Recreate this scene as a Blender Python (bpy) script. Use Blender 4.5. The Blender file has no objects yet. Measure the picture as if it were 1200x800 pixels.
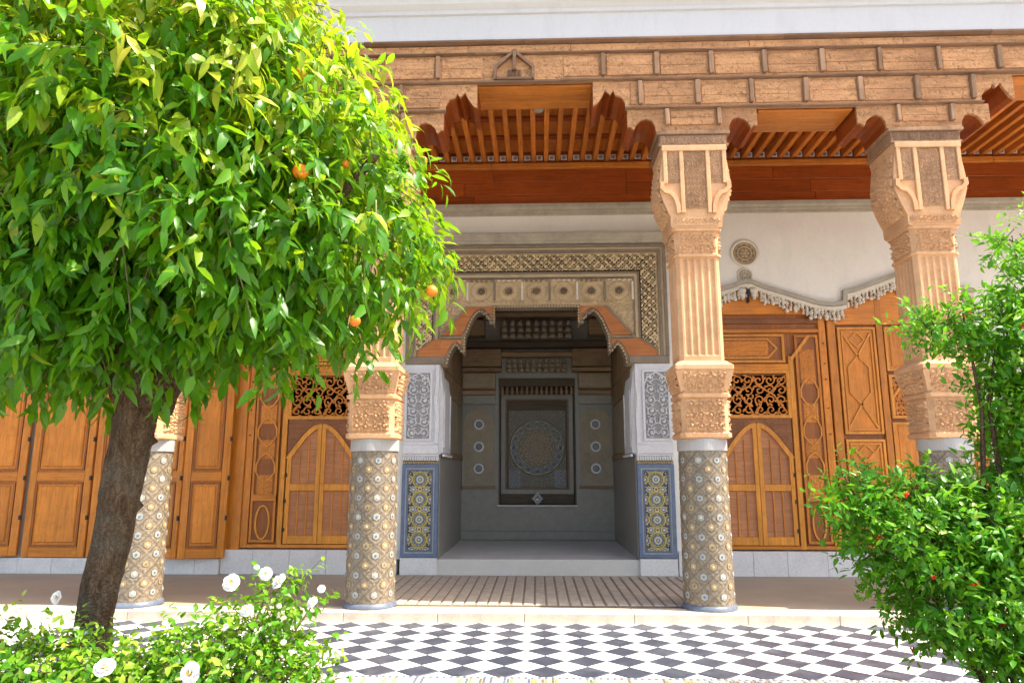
import bpy, math, random
import numpy as np
from mathutils import Vector, Matrix
R = math.radians
random.seed(7)
rng = np.random.default_rng(7)
scn = bpy.context.scene
col = scn.collection

# ------------------------------------------------------------------ camera
cam_d = bpy.data.cameras.new('camera')
cam = bpy.data.objects.new('camera', cam_d)
col.objects.link(cam)
cam.location = (0, 0, 1.6)
cam.rotation_euler = (R(90 + 10.5), 0, R(2.0))
cam_d.sensor_width = 36.0
cam_d.lens = 36.0 * 835 / 1200
cam_d.clip_end = 2000
cam_d.clip_start = 0.05
scn.camera = cam

# ------------------------------------------------------------------ world, sun, exposure
SUN_DIR = Vector((0.50, -0.10, 0.86)).normalized()       # towards the sun
world = bpy.data.worlds.new('World')
scn.world = world
world.use_nodes = True
wn = world.node_tree
sky = wn.nodes.new('ShaderNodeTexSky')
sky.sky_type = 'NISHITA'
sky.sun_disc = False
sky.sun_elevation = math.asin(SUN_DIR.z)
sky.sun_rotation = math.atan2(SUN_DIR.x, SUN_DIR.y)
sky.dust_density = 3.0
wn.nodes['Background'].inputs[1].default_value = 0.15
wn.links.new(sky.outputs[0], wn.nodes['Background'].inputs[0])
sl = bpy.data.lights.new('sun', 'SUN')
sl.energy = 3.5
sl.angle = R(0.5)
sl.color = (1.0, 0.94, 0.84)
so = bpy.data.objects.new('sun', sl)
col.objects.link(so)
so.rotation_euler = SUN_DIR.to_track_quat('Z', 'Y').to_euler()
scn.view_settings.view_transform = 'Standard'
scn.view_settings.look = 'None'
scn.view_settings.exposure = 1.72
scn.view_settings.use_white_balance = True
scn.view_settings.white_balance_temperature = 7150
scn.view_settings.gamma = 1.0

# ------------------------------------------------------------------ materials
class NT:
    def __init__(s, name):
        s.m = bpy.data.materials.new(name)
        s.m.use_nodes = True
        s.t = s.m.node_tree
        s.b = s.t.nodes['Principled BSDF']
    def n(s, kind, **kw):
        nd = s.t.nodes.new('ShaderNode' + kind)
        for k, v in kw.items():
            setattr(nd, k, v)
        return nd
    def l(s, a, b):
        s.t.links.new(a, b)

def coords(t, scale=(1, 1, 1), rnd=True):
    tc = t.n('TexCoord')
    mp = t.n('Mapping')
    mp.inputs['Scale'].default_value = scale
    if rnd:
        oi = t.n('ObjectInfo')
        mul = t.n('Math', operation='MULTIPLY'); mul.inputs[1].default_value = 37.0
        cx = t.n('CombineXYZ')
        t.l(oi.outputs['Random'], mul.inputs[0])
        for i in range(3):
            t.l(mul.outputs[0], cx.inputs[i])
        t.l(cx.outputs[0], mp.inputs['Location'])
    t.l(tc.outputs['Object'], mp.inputs['Vector'])
    return mp.outputs[0]

def noise(t, vec, scale, detail=4, rough=0.6, dist=0.0):
    nz = t.n('TexNoise')
    nz.inputs['Scale'].default_value = scale
    nz.inputs['Detail'].default_value = detail
    nz.inputs['Roughness'].default_value = rough
    nz.inputs['Distortion'].default_value = dist
    t.l(vec, nz.inputs['Vector'])
    return nz.outputs['Fac']

def ramp(t, fac, stops):
    r = t.n('ValToRGB')
    e = r.color_ramp.elements
    while len(e) < len(stops):
        e.new(0.5)
    for i, (p, c) in enumerate(stops):
        e[i].position = p
        e[i].color = (*c, 1)
    t.l(fac, r.inputs[0])
    return r.outputs[0]

def mixc(t, fac, a, b, blend='MIX'):
    m = t.n('Mix', data_type='RGBA', blend_type=blend)
    if isinstance(fac, float):
        m.inputs[0].default_value = fac
    else:
        t.l(fac, m.inputs[0])
    for sock, v in ((6, a), (7, b)):
        if isinstance(v, tuple):
            m.inputs[sock].default_value = (*v, 1)
        else:
            t.l(v, m.inputs[sock])
    return m.outputs[2]

def bump(t, h, strength, dist=0.01):
    b = t.n('Bump')
    b.inputs['Strength'].default_value = strength
    b.inputs['Distance'].default_value = dist
    t.l(h, b.inputs['Height'])
    t.l(b.outputs[0], t.b.inputs['Normal'])

def mul(c, k):
    return tuple(min(1, x * k) for x in c)

def wood(name, base, axis='z', rough=0.5, contrast=0.55, bmp=0.3, vary=0.25, crack=0.0, spec=0.4):
    t = NT(name)
    sc = {'z': (14, 14, 0.9), 'x': (0.9, 14, 14), 'y': (14, 0.9, 14)}[axis]
    v = coords(t, sc)
    g = noise(t, v, 2.2, 6, 0.65, 0.6)
    c = ramp(t, g, [(0.25, mul(base, 1 - contrast)), (0.5, base), (0.78, mul(base, 1.35))])
    v2 = coords(t, (1.3, 1.3, 1.3))
    n2 = noise(t, v2, 1.6, 4, 0.6)
    c = mixc(t, ramp(t, n2, [(0.35, (0, 0, 0)), (0.7, (0.5, 0.5, 0.5))]), c, mul(base, 0.55))
    if crack:
        v3 = coords(t, tuple(x * 1.4 for x in sc))
        k = noise(t, v3, 3.0, 3, 0.5, 0.4)
        c = mixc(t, ramp(t, k, [(0.30, (crack,) * 3), (0.38, (0, 0, 0))]), c, mul(base, 0.22))
        g2 = noise(t, coords(t, (30, 30, 30)), 1.0, 3)
        mm = t.n('Math', operation='ADD'); t.l(g, mm.inputs[0]); t.l(g2, mm.inputs[1])
        g = mm.outputs[0]
    n5 = noise(t, coords(t, (2.2, 2.2, 2.2)), 3.5, 6, .75)
    c = mixc(t, ramp(t, n5, [(.52, (0, 0, 0)), (.66, (.45,) * 3)]), c, mul(base, .5))
    oi = t.n('ObjectInfo')
    hsv = t.n('HueSaturation')
    mr = t.n('MapRange'); mr.inputs[3].default_value = 1 - vary; mr.inputs[4].default_value = 1 + vary
    t.l(oi.outputs['Random'], mr.inputs[0])
    t.l(mr.outputs[0], hsv.inputs['Value'])
    t.l(c, hsv.inputs['Color'])
    t.l(hsv.outputs[0], t.b.inputs['Base Color'])
    t.b.inputs['Roughness'].default_value = rough
    t.b.inputs['Specular IOR Level'].default_value = spec
    bump(t, g, bmp, 0.004)
    return t.m

def stone(name, base, var=0.25, scale=6.0, rough=0.75, bmp=0.25, stain=None, fine=60.0, spec=0.3, bdist=0.004, fmix=0.35):
    t = NT(name)
    v = coords(t)
    n1 = noise(t, v, scale, 6, 0.65)
    c = ramp(t, n1, [(0.28, mul(base, 1 - var)), (0.55, base), (0.8, mul(base, 1 + var * 0.6))])
    if stain:
        n3 = noise(t, v, scale * 0.35, 5, 0.7)
        c = mixc(t, ramp(t, n3, [(0.5, (0, 0, 0)), (0.68, (0.8, 0.8, 0.8))]), c, stain)
    if fmix < .2:
        # faint rain and dust streaks running down the plaster
        st = noise(t, coords(t, (2.6, 2.6, .7)), 1.6, 6, .75, .5)
        c = mixc(t, ramp(t, st, [(.50, (0, 0, 0)), (.75, (.5,) * 3)]), c, mul(base, .82))
    n2 = noise(t, v, fine, 3, 0.7)
    c = mixc(t, fmix, c, ramp(t, n2, [(0.3, (0.55,) * 3), (0.6, (1, 1, 1))]), 'MULTIPLY')
    t.l(c, t.b.inputs['Base Color'])
    t.b.inputs['Roughness'].default_value = rough
    t.b.inputs['Specular IOR Level'].default_value = spec
    bump(t, n2, bmp, bdist)
    return t.m

def painted(name, rough=0.35, spec=0.5, bmp=0.1, boost=1.0):
    """colour comes from the mesh's own colour attribute (glazed mosaics, painted woodwork)"""
    t = NT(name)
    a = t.n('Attribute'); a.attribute_name = 'Col'
    n2 = noise(t, coords(t), 40, 3, 0.7)
    c = mixc(t, 0.5, a.outputs['Color'], ramp(t, n2, [(0.3, (0.6,) * 3), (0.65, (1, 1, 1))]), 'MULTIPLY')
    t.l(c, t.b.inputs['Base Color'])
    t.b.inputs['Roughness'].default_value = rough
    t.b.inputs['Specular IOR Level'].default_value = spec
    bump(t, n2, bmp, 0.002)
    return t.m

def leafmat(name, stops, attr=True, trans=0.5, tcol=(0.34, 0.55, 0.02), rough=0.38, spec=0.5):
    t = NT(name)
    if attr:
        a = t.n('Attribute'); a.attribute_name = 'rnd'
        f = a.outputs['Fac']
    else:
        oi = t.n('ObjectInfo'); f = oi.outputs['Color']
    c = ramp(t, f, stops)
    v = coords(t)
    n = noise(t, v, 55, 3, 0.6)
    c = mixc(t, 0.5, c, ramp(t, n, [(0.3, (0.6, 0.7, 0.5)), (0.7, (1.0, 1.0, 1.0))]), 'MULTIPLY')
    t.l(c, t.b.inputs['Base Color'])
    t.b.inputs['Roughness'].default_value = rough
    t.b.inputs['Specular IOR Level'].default_value = spec
    tr = t.n('BsdfTranslucent')
    tc = mixc(t, 0.55, c, tcol)
    t.l(tc, tr.inputs[0])
    mx = t.n('MixShader'); mx.inputs[0].default_value = trans
    t.l(t.b.outputs[0], mx.inputs[1]); t.l(tr.outputs[0], mx.inputs[2])
    out = t.t.nodes['Material Output']
    t.l(mx.outputs[0], out.inputs[0])
    return t.m

M = {}
M['weather'] = wood('weathered_cedar', (0.60, 0.285, 0.13), 'x', 0.8, 0.55, 0.9, 0.16, 0.75, 0.2)
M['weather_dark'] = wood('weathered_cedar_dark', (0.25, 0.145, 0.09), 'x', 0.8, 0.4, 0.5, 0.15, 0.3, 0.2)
M['weather_block'] = wood('weathered_block', (0.36, 0.215, 0.13), 'z', 0.8, 0.4, 0.5, 0.2, 0.3, 0.2)
def carved_wood(name, base):
    """old cedar whose shallow carving has weathered to pits and ridges"""
    t = NT(name)
    v = coords(t, (1, 1, 1)); vx = coords(t, (1.0, 8, 8))
    g = noise(t, vx, 2.5, 6, .7, .5)
    c = ramp(t, g, [(.3, mul(base, .62)), (.5, base), (.72, mul(base, 1.22))])
    k = noise(t, v, 16, 5, .72, .8)
    c = mixc(t, ramp(t, k, [(.36, (.75,) * 3), (.47, (0, 0, 0))]), c, mul(base, .38))
    c = mixc(t, ramp(t, noise(t, v, 2.2, 4, .6), [(.45, (0, 0, 0)), (.7, (.6,) * 3)]), c, (base[0] * .62, base[1] * .58, base[2] * .62))
    vo = t.n('TexVoronoi', feature='DISTANCE_TO_EDGE'); vo.inputs['Scale'].default_value = 22
    t.l(v, vo.inputs['Vector'])
    oi = t.n('ObjectInfo'); hsv = t.n('HueSaturation'); mr = t.n('MapRange'); mr.inputs[3].default_value = .84; mr.inputs[4].default_value = 1.12
    t.l(oi.outputs['Random'], mr.inputs[0]); t.l(mr.outputs[0], hsv.inputs['Value']); t.l(c, hsv.inputs['Color'])
    t.l(hsv.outputs[0], t.b.inputs['Base Color']); t.b.inputs['Roughness'].default_value = .85; t.b.inputs['Specular IOR Level'].default_value = .15
    ad = t.n('Math', operation='ADD'); sm = t.n('Math', operation='MULTIPLY'); sm.inputs[1].default_value = .5
    t.l(k, ad.inputs[0]); t.l(vo.outputs[0], sm.inputs[0]); t.l(sm.outputs[0], ad.inputs[1])
    bump(t, ad.outputs[0], .9, .03)
    return t.m
M['weather_carved'] = carved_wood('weathered_carved_cedar', (0.60, 0.31, 0.15))
M['red_x'] = wood('varnished_red_wood_x', (0.36, 0.075, 0.012), 'x', 0.4, 0.5, 0.2, 0.2)
M['red_y'] = wood('varnished_red_wood_y', (0.62, 0.20, 0.035), 'y', 0.4, 0.5, 0.2, 0.15)
M['soffit'] = wood('soffit_wood', (0.54, 0.18, 0.028), 'x', 0.45, 0.4, 0.2, 0.1)
M['door_z'] = wood('door_wood_z', (0.64, 0.215, 0.024), 'z', 0.42, 0.42, 0.22, 0.12)
M['door_x'] = wood('door_wood_x', (0.62, 0.205, 0.022), 'x', 0.42, 0.42, 0.22, 0.12)
M['door_dark'] = wood('door_wood_dark', (0.33, 0.105, 0.022), 'z', 0.45, 0.45, 0.22, 0.12)
M['door_light'] = wood('door_wood_light', (0.72, 0.28, 0.036), 'z', 0.42, 0.35, 0.2, 0.08)
M['mesh_panel'] = wood('shutter_panel_wood', (0.50, 0.21, 0.09), 'x', 0.6, 0.4, 0.3, 0.08)
M['spandrel'] = wood('spandrel_wood', (0.27, 0.10, 0.035), 'x', 0.6, 0.4, 0.5, 0.1)
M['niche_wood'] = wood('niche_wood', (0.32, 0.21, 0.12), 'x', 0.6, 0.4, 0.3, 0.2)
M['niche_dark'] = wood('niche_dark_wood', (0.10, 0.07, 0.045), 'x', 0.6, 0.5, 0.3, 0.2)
def bark_mat():
    t = NT('bark')
    v = coords(t, (1, 1, .22), False); v2 = coords(t, (1, 1, 1), False)
    vo = t.n('TexVoronoi', feature='DISTANCE_TO_EDGE'); vo.inputs['Scale'].default_value = 26
    dn = t.n('TexNoise'); dn.inputs['Scale'].default_value = 14; dn.inputs['Detail'].default_value = 5; t.l(v2, dn.inputs['Vector'])
    vm = t.n('VectorMath', operation='MULTIPLY_ADD'); vm.inputs[1].default_value = (.14, .14, .14); t.l(dn.outputs['Color'], vm.inputs[0]); t.l(v, vm.inputs[2]); t.l(vm.outputs[0], vo.inputs['Vector'])
    n = noise(t, v, 22, 6, .75, .6); n2 = noise(t, v2, 5, 5, .7)
    c = ramp(t, n, [(.3, (.05, .030, .018)), (.5, (.135, .082, .048)), (.7, (.25, .165, .105))])
    c = mixc(t, ramp(t, n2, [(.45, (0, 0, 0)), (.62, (.7,) * 3)]), c, (.16, .13, .10))
    c = mixc(t, ramp(t, vo.outputs[0], [(.0, (.55,) * 3), (.12, (0, 0, 0))]), c, (.03, .02, .015))
    t.l(c, t.b.inputs['Base Color']); t.b.inputs['Roughness'].default_value = .95; t.b.inputs['Specular IOR Level'].default_value = .1
    a = t.n('Math', operation='ADD'); t.l(n, a.inputs[0]); t.l(vo.outputs[0], a.inputs[1])
    bump(t, a.outputs[0], 1.0, .03)
    return t.m
M['bark'] = bark_mat()
M['peach'] = stone('peach_stone', (0.70, 0.405, 0.215), 0.25, 3, 0.8, 0.5, (0.60, 0.30, 0.14), 45)
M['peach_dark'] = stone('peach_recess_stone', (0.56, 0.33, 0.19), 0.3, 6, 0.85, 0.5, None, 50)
M['grey_stone'] = stone('grey_marble', (0.42, 0.41, 0.40), 0.12, 5, 0.5, 0.1)
M['tan_tile'] = None
M['white_marble'] = stone('white_marble', (0.74, 0.73, 0.73), 0.08, 3, 0.35, 0.05, (0.62, 0.6, 0.6), 30, 0.5)
M['dark_marble'] = stone('dark_marble', (0.045, 0.052, 0.078), 0.35, 9, 0.4, 0.05, (0.09, 0.10, 0.13), 30, 0.5)
M['skirt'] = stone('skirting_marble', (0.72, 0.70, 0.68), 0.08, 2.5, 0.45, 0.08, (0.6, 0.58, 0.56), 30, 0.4)
M['cream'] = stone('cream_stone', (0.62, 0.54, 0.44), 0.15, 3, 0.7, 0.3, (0.5, 0.42, 0.33), 40)
M['brown_floor'] = stone('brown_floor', (0.38, 0.32, 0.24), 0.15, 1.2, 0.6, 0.2, (0.33, 0.26, 0.19), 50)
M['mat'] = stone('woven_mat', (0.46, 0.39, 0.31), 0.25, 8, 0.9, 0.6, None, 90)
M['mat_dark'] = stone('woven_mat_dark', (0.27, 0.21, 0.16), 0.25, 8, 0.9, 0.6, None, 90)
M['plaster'] = stone('cream_plaster', (0.82, 0.785, 0.71), 0.05, 1.2, 0.85, 0.15, (0.75, 0.70, 0.63), 25, fmix=0.1)
M['white_wall'] = stone('white_parapet_plaster', (0.60, 0.59, 0.59), 0.03, 0.8, 0.85, 0.12, None, 20, fmix=0.08)
M['stucco'] = stone('white_stucco', (0.70, 0.69, 0.70), 0.12, 6, 0.8, 0.3, None, 50)
M['stucco_shade'] = stone('stucco_recess_shade', (0.34, 0.33, 0.32), 0.12, 6, 0.8, 0.3, None, 50)  # recess shade of the pier carving put into the colour
M['ivory'] = stone('ivory_stucco', (0.72, 0.65, 0.54), 0.15, 6, 0.8, 0.3, None, 50)
M['frame_stucco'] = stone('ochre_stucco', (0.60, 0.44, 0.26), 0.2, 5, 0.8, 0.4, (0.40, 0.28, 0.15), 50)
M['frame_mould'] = stone('brown_grey_moulding', (0.26, 0.205, 0.15), 0.25, 5, 0.7, 0.3, None, 50)
M['cornice'] = stone('grey_cornice', (0.44, 0.39, 0.31), 0.2, 4, 0.8, 0.3, (0.3, 0.26, 0.2), 50)
M['arch_orange'] = wood('arch_soffit_wood', (0.48, 0.165, 0.045), 'x', 0.6, 0.35, 0.4, 0.1)
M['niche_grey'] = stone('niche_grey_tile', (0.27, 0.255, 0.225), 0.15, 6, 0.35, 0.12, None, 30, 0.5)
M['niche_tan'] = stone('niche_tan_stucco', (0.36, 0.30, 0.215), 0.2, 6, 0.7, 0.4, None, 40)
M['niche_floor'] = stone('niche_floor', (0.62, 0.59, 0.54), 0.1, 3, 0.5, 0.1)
M['dark_metal'] = stone('black_iron', (0.03, 0.03, 0.03), 0.2, 9, 0.5, 0.2)
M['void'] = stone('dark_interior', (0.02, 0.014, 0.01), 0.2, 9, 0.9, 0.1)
M['blue_tile'] = stone('blue_glaze', (0.13, 0.18, 0.30), 0.3, 9, 0.3, 0.1, None, 40, 0.5)
M['blue_ring'] = stone('slate_blue_glaze', (0.13, 0.16, 0.22), 0.3, 12, 0.3, 0.1, None, 40, 0.5)
M['white_glaze'] = stone('white_glaze', (0.36, 0.38, 0.36), 0.25, 20, 0.3, 0.1, (0.4, 0.46, 0.44), 60, 0.5)
M['ochre_glaze'] = stone('ochre_glaze', (0.40, 0.29, 0.14), 0.3, 20, 0.3, 0.1, None, 60, 0.5)
M['brown_glaze'] = stone('brown_glaze', (0.20, 0.15, 0.10), 0.3, 20, 0.3, 0.1, None, 60, 0.5)
M['dark_glaze'] = stone('dark_glaze', (0.10, 0.09, 0.08), 0.3, 20, 0.3, 0.1, None, 60, 0.5)
M['soil'] = stone('soil', (0.09, 0.06, 0.04), 0.5, 3, 0.95, 1.0, (0.05, 0.06, 0.02), 20, 0.1, 0.03)
M['paint'] = painted('painted_relief', 0.4)
M['paint_matt'] = painted('painted_wood', 0.7, 0.3)

def tan_tile_mat():
    """small buff and brown mosaic chips set on the diagonal"""
    t = NT('buff_mosaic')
    a = t.n('Attribute'); a.attribute_name = 'Col'
    v = coords(t, rnd=False)
    vo = t.n('TexVoronoi', feature='F1'); vo.inputs['Scale'].default_value = 42
    t.l(v, vo.inputs['Vector'])
    c = mixc(t, 0.55, a.outputs['Color'], ramp(t, vo.outputs['Color'], [(0.2, (0.45, 0.42, 0.38)), (0.5, (0.9, 0.85, 0.75)), (0.9, (1.25, 1.2, 1.1))]), 'MULTIPLY')
    vd = t.n('TexVoronoi', feature='DISTANCE_TO_EDGE'); vd.inputs['Scale'].default_value = 42
    t.l(v, vd.inputs['Vector'])
    c = mixc(t, ramp(t, vd.outputs[0], [(0.02, (0.55,) * 3), (0.08, (0, 0, 0))]), c, (0.16, 0.13, 0.10))
    t.l(c, t.b.inputs['Base Color'])
    t.b.inputs['Roughness'].default_value = 0.4
    bump(t, vd.outputs[0], 0.5, 0.004)
    return t.m
M['tan_tile'] = tan_tile_mat()

# ------------------------------------------------------------------ object helpers
def prop(o, label=None, cat=None, group=None, kind=None):
    if label: o['label'] = label
    if cat: o['category'] = cat
    if group: o['group'] = group
    if kind: o['kind'] = kind
    return o

def thing(name, loc, label, cat, group=None, rz=0.0):
    o = bpy.data.objects.new(name, None)
    o.empty_display_size = 0.2
    col.objects.link(o)
    o.location = loc
    o.rotation_euler = (0, 0, rz)
    return prop(o, label, cat, group)

def wloc(p):
    v = Vector((0, 0, 0))
    while p is not None:
        v += p.location
        p = p.parent
    return v

class MB:
    def __init__(s):
        s.v = []; s.f = []; s.mi = []; s.sm = []
        s.cur = 0; s.smooth = False
    def add(s, vs, fs):
        b = len(s.v)
        s.v += [tuple(p) for p in vs]
        for f in fs:
            s.f.append(tuple(b + i for i in f)); s.mi.append(s.cur); s.sm.append(s.smooth)
        return s
    def box(s, x0, x1, y0, y1, z0, z1, c=0.0):
        x0, x1 = min(x0, x1), max(x0, x1); y0, y1 = min(y0, y1), max(y0, y1); z0, z1 = min(z0, z1), max(z0, z1)
        if c <= 0:
            vs = [(x, y, z) for x in (x0, x1) for y in (y0, y1) for z in (z0, z1)]
            fs = [(0, 1, 3, 2), (4, 6, 7, 5), (0, 4, 5, 1), (2, 3, 7, 6), (0, 2, 6, 4), (1, 5, 7, 3)]
            return s.add(vs, fs)
        c = min(c, (x1 - x0) * .45, (y1 - y0) * .45, (z1 - z0) * .45)
        vs = []; idx = {}
        for i in (0, 1):
            for j in (0, 1):
                for k in (0, 1):
                    X = (x0, x1)[i]; Y = (y0, y1)[j]; Z = (z0, z1)[k]
                    xi = X + (c, -c)[i]; yi = Y + (c, -c)[j]; zi = Z + (c, -c)[k]
                    idx[(i, j, k, 0)] = len(vs); vs.append((X, yi, zi))
                    idx[(i, j, k, 1)] = len(vs); vs.append((xi, Y, zi))
                    idx[(i, j, k, 2)] = len(vs); vs.append((xi, yi, Z))
        fs = []
        for i in (0, 1):
            q = [idx[(i, j, k, 0)] for j, k in ((0, 0), (1, 0), (1, 1), (0, 1))]; fs.append(q if i else q[::-1])
            q = [idx[(k, i, j, 1)] for j, k in ((0, 0), (1, 0), (1, 1), (0, 1))]; fs.append(q if i else q[::-1])
            q = [idx[(j, k, i, 2)] for j, k in ((0, 0), (1, 0), (1, 1), (0, 1))]; fs.append(q if i else q[::-1])
        for i in (0, 1):
            for j in (0, 1):
                fs.append([idx[(i, j, 0, 0)], idx[(i, j, 1, 0)], idx[(i, j, 1, 1)], idx[(i, j, 0, 1)]])
                fs.append([idx[(i, 0, j, 0)], idx[(i, 1, j, 0)], idx[(i, 1, j, 2)], idx[(i, 0, j, 2)]])
                fs.append([idx[(0, i, j, 1)], idx[(1, i, j, 1)], idx[(1, i, j, 2)], idx[(0, i, j, 2)]])
        for i in (0, 1):
            for j in (0, 1):
                for k in (0, 1):
                    fs.append([idx[(i, j, k, 0)], idx[(i, j, k, 1)], idx[(i, j, k, 2)]])
        return s.add(vs, fs)
    def ext(s, poly, y0, y1):
        """extrude an x-z outline from y0 to y1"""
        n = len(poly)
        vs = [(x, y0, z) for x, z in poly] + [(x, y1, z) for x, z in poly]
        fs = [tuple(range(n)), tuple(range(2 * n - 1, n - 1, -1))]
        fs += [(i, n + i, n + (i + 1) % n, (i + 1) % n) for i in range(n)]
        return s.add(vs, fs)
    def prof(s, prof, x0, x1):
        """extrude a y-z outline along x (mouldings)"""
        n = len(prof)
        vs = [(x0, y, z) for y, z in prof] + [(x1, y, z) for y, z in prof]
        fs = [tuple(range(n)), tuple(range(2 * n - 1, n - 1, -1))]
        fs += [(i, n + i, n + (i + 1) % n, (i + 1) % n) for i in range(n)]
        return s.add(vs, fs)
    def loops(s, rings, cap=True, closed=True):
        n = len(rings[0]); vs = [p for r in rings for p in r]; fs = []
        for a in range(len(rings) - 1):
            for i in range(n if closed else n - 1):
                j = (i + 1) % n
                fs.append((a * n + i, a * n + j, (a + 1) * n + j, (a + 1) * n + i))
        if cap and closed:
            fs.append(tuple(range(n - 1, -1, -1)))
            fs.append(tuple((len(rings) - 1) * n + i for i in range(n)))
        return s.add(vs, fs)
    def lathe(s, prof, cx=0, cy=0, n=40):
        return s.loops([[(cx + r * math.cos(2 * math.pi * i / n), cy + r * math.sin(2 * math.pi * i / n), z) for i in range(n)] for r, z in prof])
    def disc(s, cx, cz, y, rad, th, n=16, dome=0.0):
        """a disc facing -y"""
        rings = []
        for k, (rr, yy) in enumerate(((rad, y), (rad, y - th), (rad * .55, y - th - dome), (rad * .12, y - th - dome * 1.3))):
            rings.append([(cx + rr * math.cos(2 * math.pi * i / n), yy, cz + rr * math.sin(2 * math.pi * i / n)) for i in range(n)])
        return s.loops(rings)
    def ring(s, cx, cz, y, r0, r1, th, n=24):
        rings = []
        for rr, yy in ((r0, y), (r0, y - th * .6), ((r0 + r1) / 2, y - th), (r1, y - th * .6), (r1, y)):
            rings.append([(cx + rr * math.cos(2 * math.pi * i / n), yy, cz + rr * math.sin(2 * math.pi * i / n)) for i in range(n)])
        return s.loops(rings, cap=False)
    def strip(s, pts, w, y0, y1, closed=False):
        """a bar of width w following an x-z polyline"""
        P = [Vector((a, b)) for a, b in pts]; n = len(P); L = []; Rr = []
        for i in range(n):
            if closed:
                a, b = P[(i - 1) % n], P[(i + 1) % n]
            else:
                a, b = P[max(i - 1, 0)], P[min(i + 1, n - 1)]
            d0 = (P[i] - a); d1 = (b - P[i])
            d0 = d0.normalized() if d0.length > 1e-9 else d1.normalized()
            d1 = d1.normalized() if d1.length > 1e-9 else d0
            t = (d0 + d1)
            t = t.normalized() if t.length > 1e-6 else d0
            nn = Vector((-t.y, t.x)); k = w / 2 / max(0.45, nn.dot(Vector((-d0.y, d0.x))))
            L.append(P[i] + nn * k); Rr.append(P[i] - nn * k)
        rings = [[(L[i].x, y1, L[i].y), (L[i].x, y0, L[i].y), (Rr[i].x, y0, Rr[i].y), (Rr[i].x, y1, Rr[i].y)] for i in range(n)]
        if closed:
            rings.append(rings[0]); return s.loops(rings, cap=False)
        return s.loops(rings)
    def tube(s, pts, rads, n=8):
        P = [Vector(p) for p in pts]; rings = []
        up = Vector((0.3, 0.5, 0.81))
        for i, p in enumerate(P):
            d = (P[min(i + 1, len(P) - 1)] - P[max(i - 1, 0)]).normalized()
            a = d.cross(up).normalized(); b = d.cross(a)
            r = rads[i] if hasattr(rads, '__len__') else rads
            rings.append([tuple(p + (a * math.cos(2 * math.pi * k / n) + b * math.sin(2 * math.pi * k / n)) * r) for k in range(n)])
        return s.loops(rings)
    def mesh(s, name, mats, off=Vector((0, 0, 0))):
        me = bpy.data.meshes.new(name)
        me.from_pydata([(x - off.x, y - off.y, z - off.z) for x, y, z in s.v], [], s.f)
        if not isinstance(mats, (list, tuple)): mats = [mats]
        for m in mats: me.materials.append(m)
        me.polygons.foreach_set('material_index', s.mi)
        me.polygons.foreach_set('use_smooth', s.sm)
        import bmesh
        bm = bmesh.new(); bm.from_mesh(me)
        bmesh.ops.recalc_face_normals(bm, faces=bm.faces[:])
        bm.to_mesh(me); bm.free()
        return me
    def build(s, name, mats, parent=None, **kw):
        o = bpy.data.objects.new(name, s.mesh(name, mats, wloc(parent)))
        col.objects.link(o); o.parent = parent
        return prop(o, **kw)

def place(name, me, loc, parent=None, rot=(0, 0, 0), scale=None, **kw):
    o = bpy.data.objects.new(name, me); col.objects.link(o)
    o.parent = parent
    o.location = Vector(loc) - wloc(parent)
    o.rotation_euler = rot
    if scale: o.scale = scale
    return prop(o, **kw)

def bx(name, mat, parent, x0, x1, y0, y1, z0, z1, c=0.006, **kw):
    return MB().box(x0, x1, y0, y1, z0, z1, c).build(name, mat, parent, **kw)

def tree_copy(o, loc, label=None):
    """a copy of a thing with its parts and sub-parts"""
    def rec(s, par):
        c = s.copy(); col.objects.link(c); c.parent = par
        for ch in s.children: rec(ch, c)
        return c
    r = rec(o, None); r.location = loc
    if label: r['label'] = label
    return r

# ------------------------------------------------------------------ carved relief
def stamp(H, u, v, a, b, ang, amp, du):
    """a raised ellipse; u, v, a, b in metres; du = metres per cell"""
    nz, nx = H.shape
    r = max(a, b)
    i0, i1 = max(0, int((u - r) / du)), min(nx, int((u + r) / du) + 2)
    j0, j1 = max(0, int((v - r) / du)), min(nz, int((v + r) / du) + 2)
    if i0 >= i1 or j0 >= j1: return
    X, Z = np.meshgrid(np.arange(i0, i1) * du - u, np.arange(j0, j1) * du - v)
    c, s = math.cos(ang), math.sin(ang)
    d = ((X * c + Z * s) / a) ** 2 + ((-X * s + Z * c) / b) ** 2
    h = amp * np.sqrt(np.clip(1 - d, 0, 1))
    H[j0:j1, i0:i1] = np.maximum(H[j0:j1, i0:i1], h)

def floral(w, h, du, cell=0.13, seed=1, sym=True):
    r = random.Random(seed)
    H = np.zeros((int(round(h / du)) + 1, int(round(w / du)) + 1))
    cw = (w / 2 if sym else w)
    nxn = max(1, int(round(cw / cell))); nzn = max(1, int(round(h / cell)))
    sx, sz = cw / nxn, h / nzn
    for i in range(nxn):
        for j in range(nzn):
            cx, cz = (i + .5) * sx, (j + .5) * sz
            sg = 1 if (i + j) % 2 else -1
            a0 = r.uniform(0, 6.28); S = min(sx, sz) * .48
            for k in range(22):
                t = k / 21; rad = S * (1 - t * .85); an = a0 + sg * t * 8.5
                stamp(H, cx + rad * math.cos(an), cz + rad * math.sin(an), S * .16, S * .16, 0, .7, du)
            for k in range(5):
                an = a0 + k * 1.3; rad = S * .95
                stamp(H, cx + rad * math.cos(an), cz + rad * math.sin(an), S * .34, S * .15, an + sg * .8, 1, du)
            stamp(H, cx, cz, S * .26, S * .26, 0, 1, du)
    if sym: H = np.maximum(H, H[:, ::-1])
    return H

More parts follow.
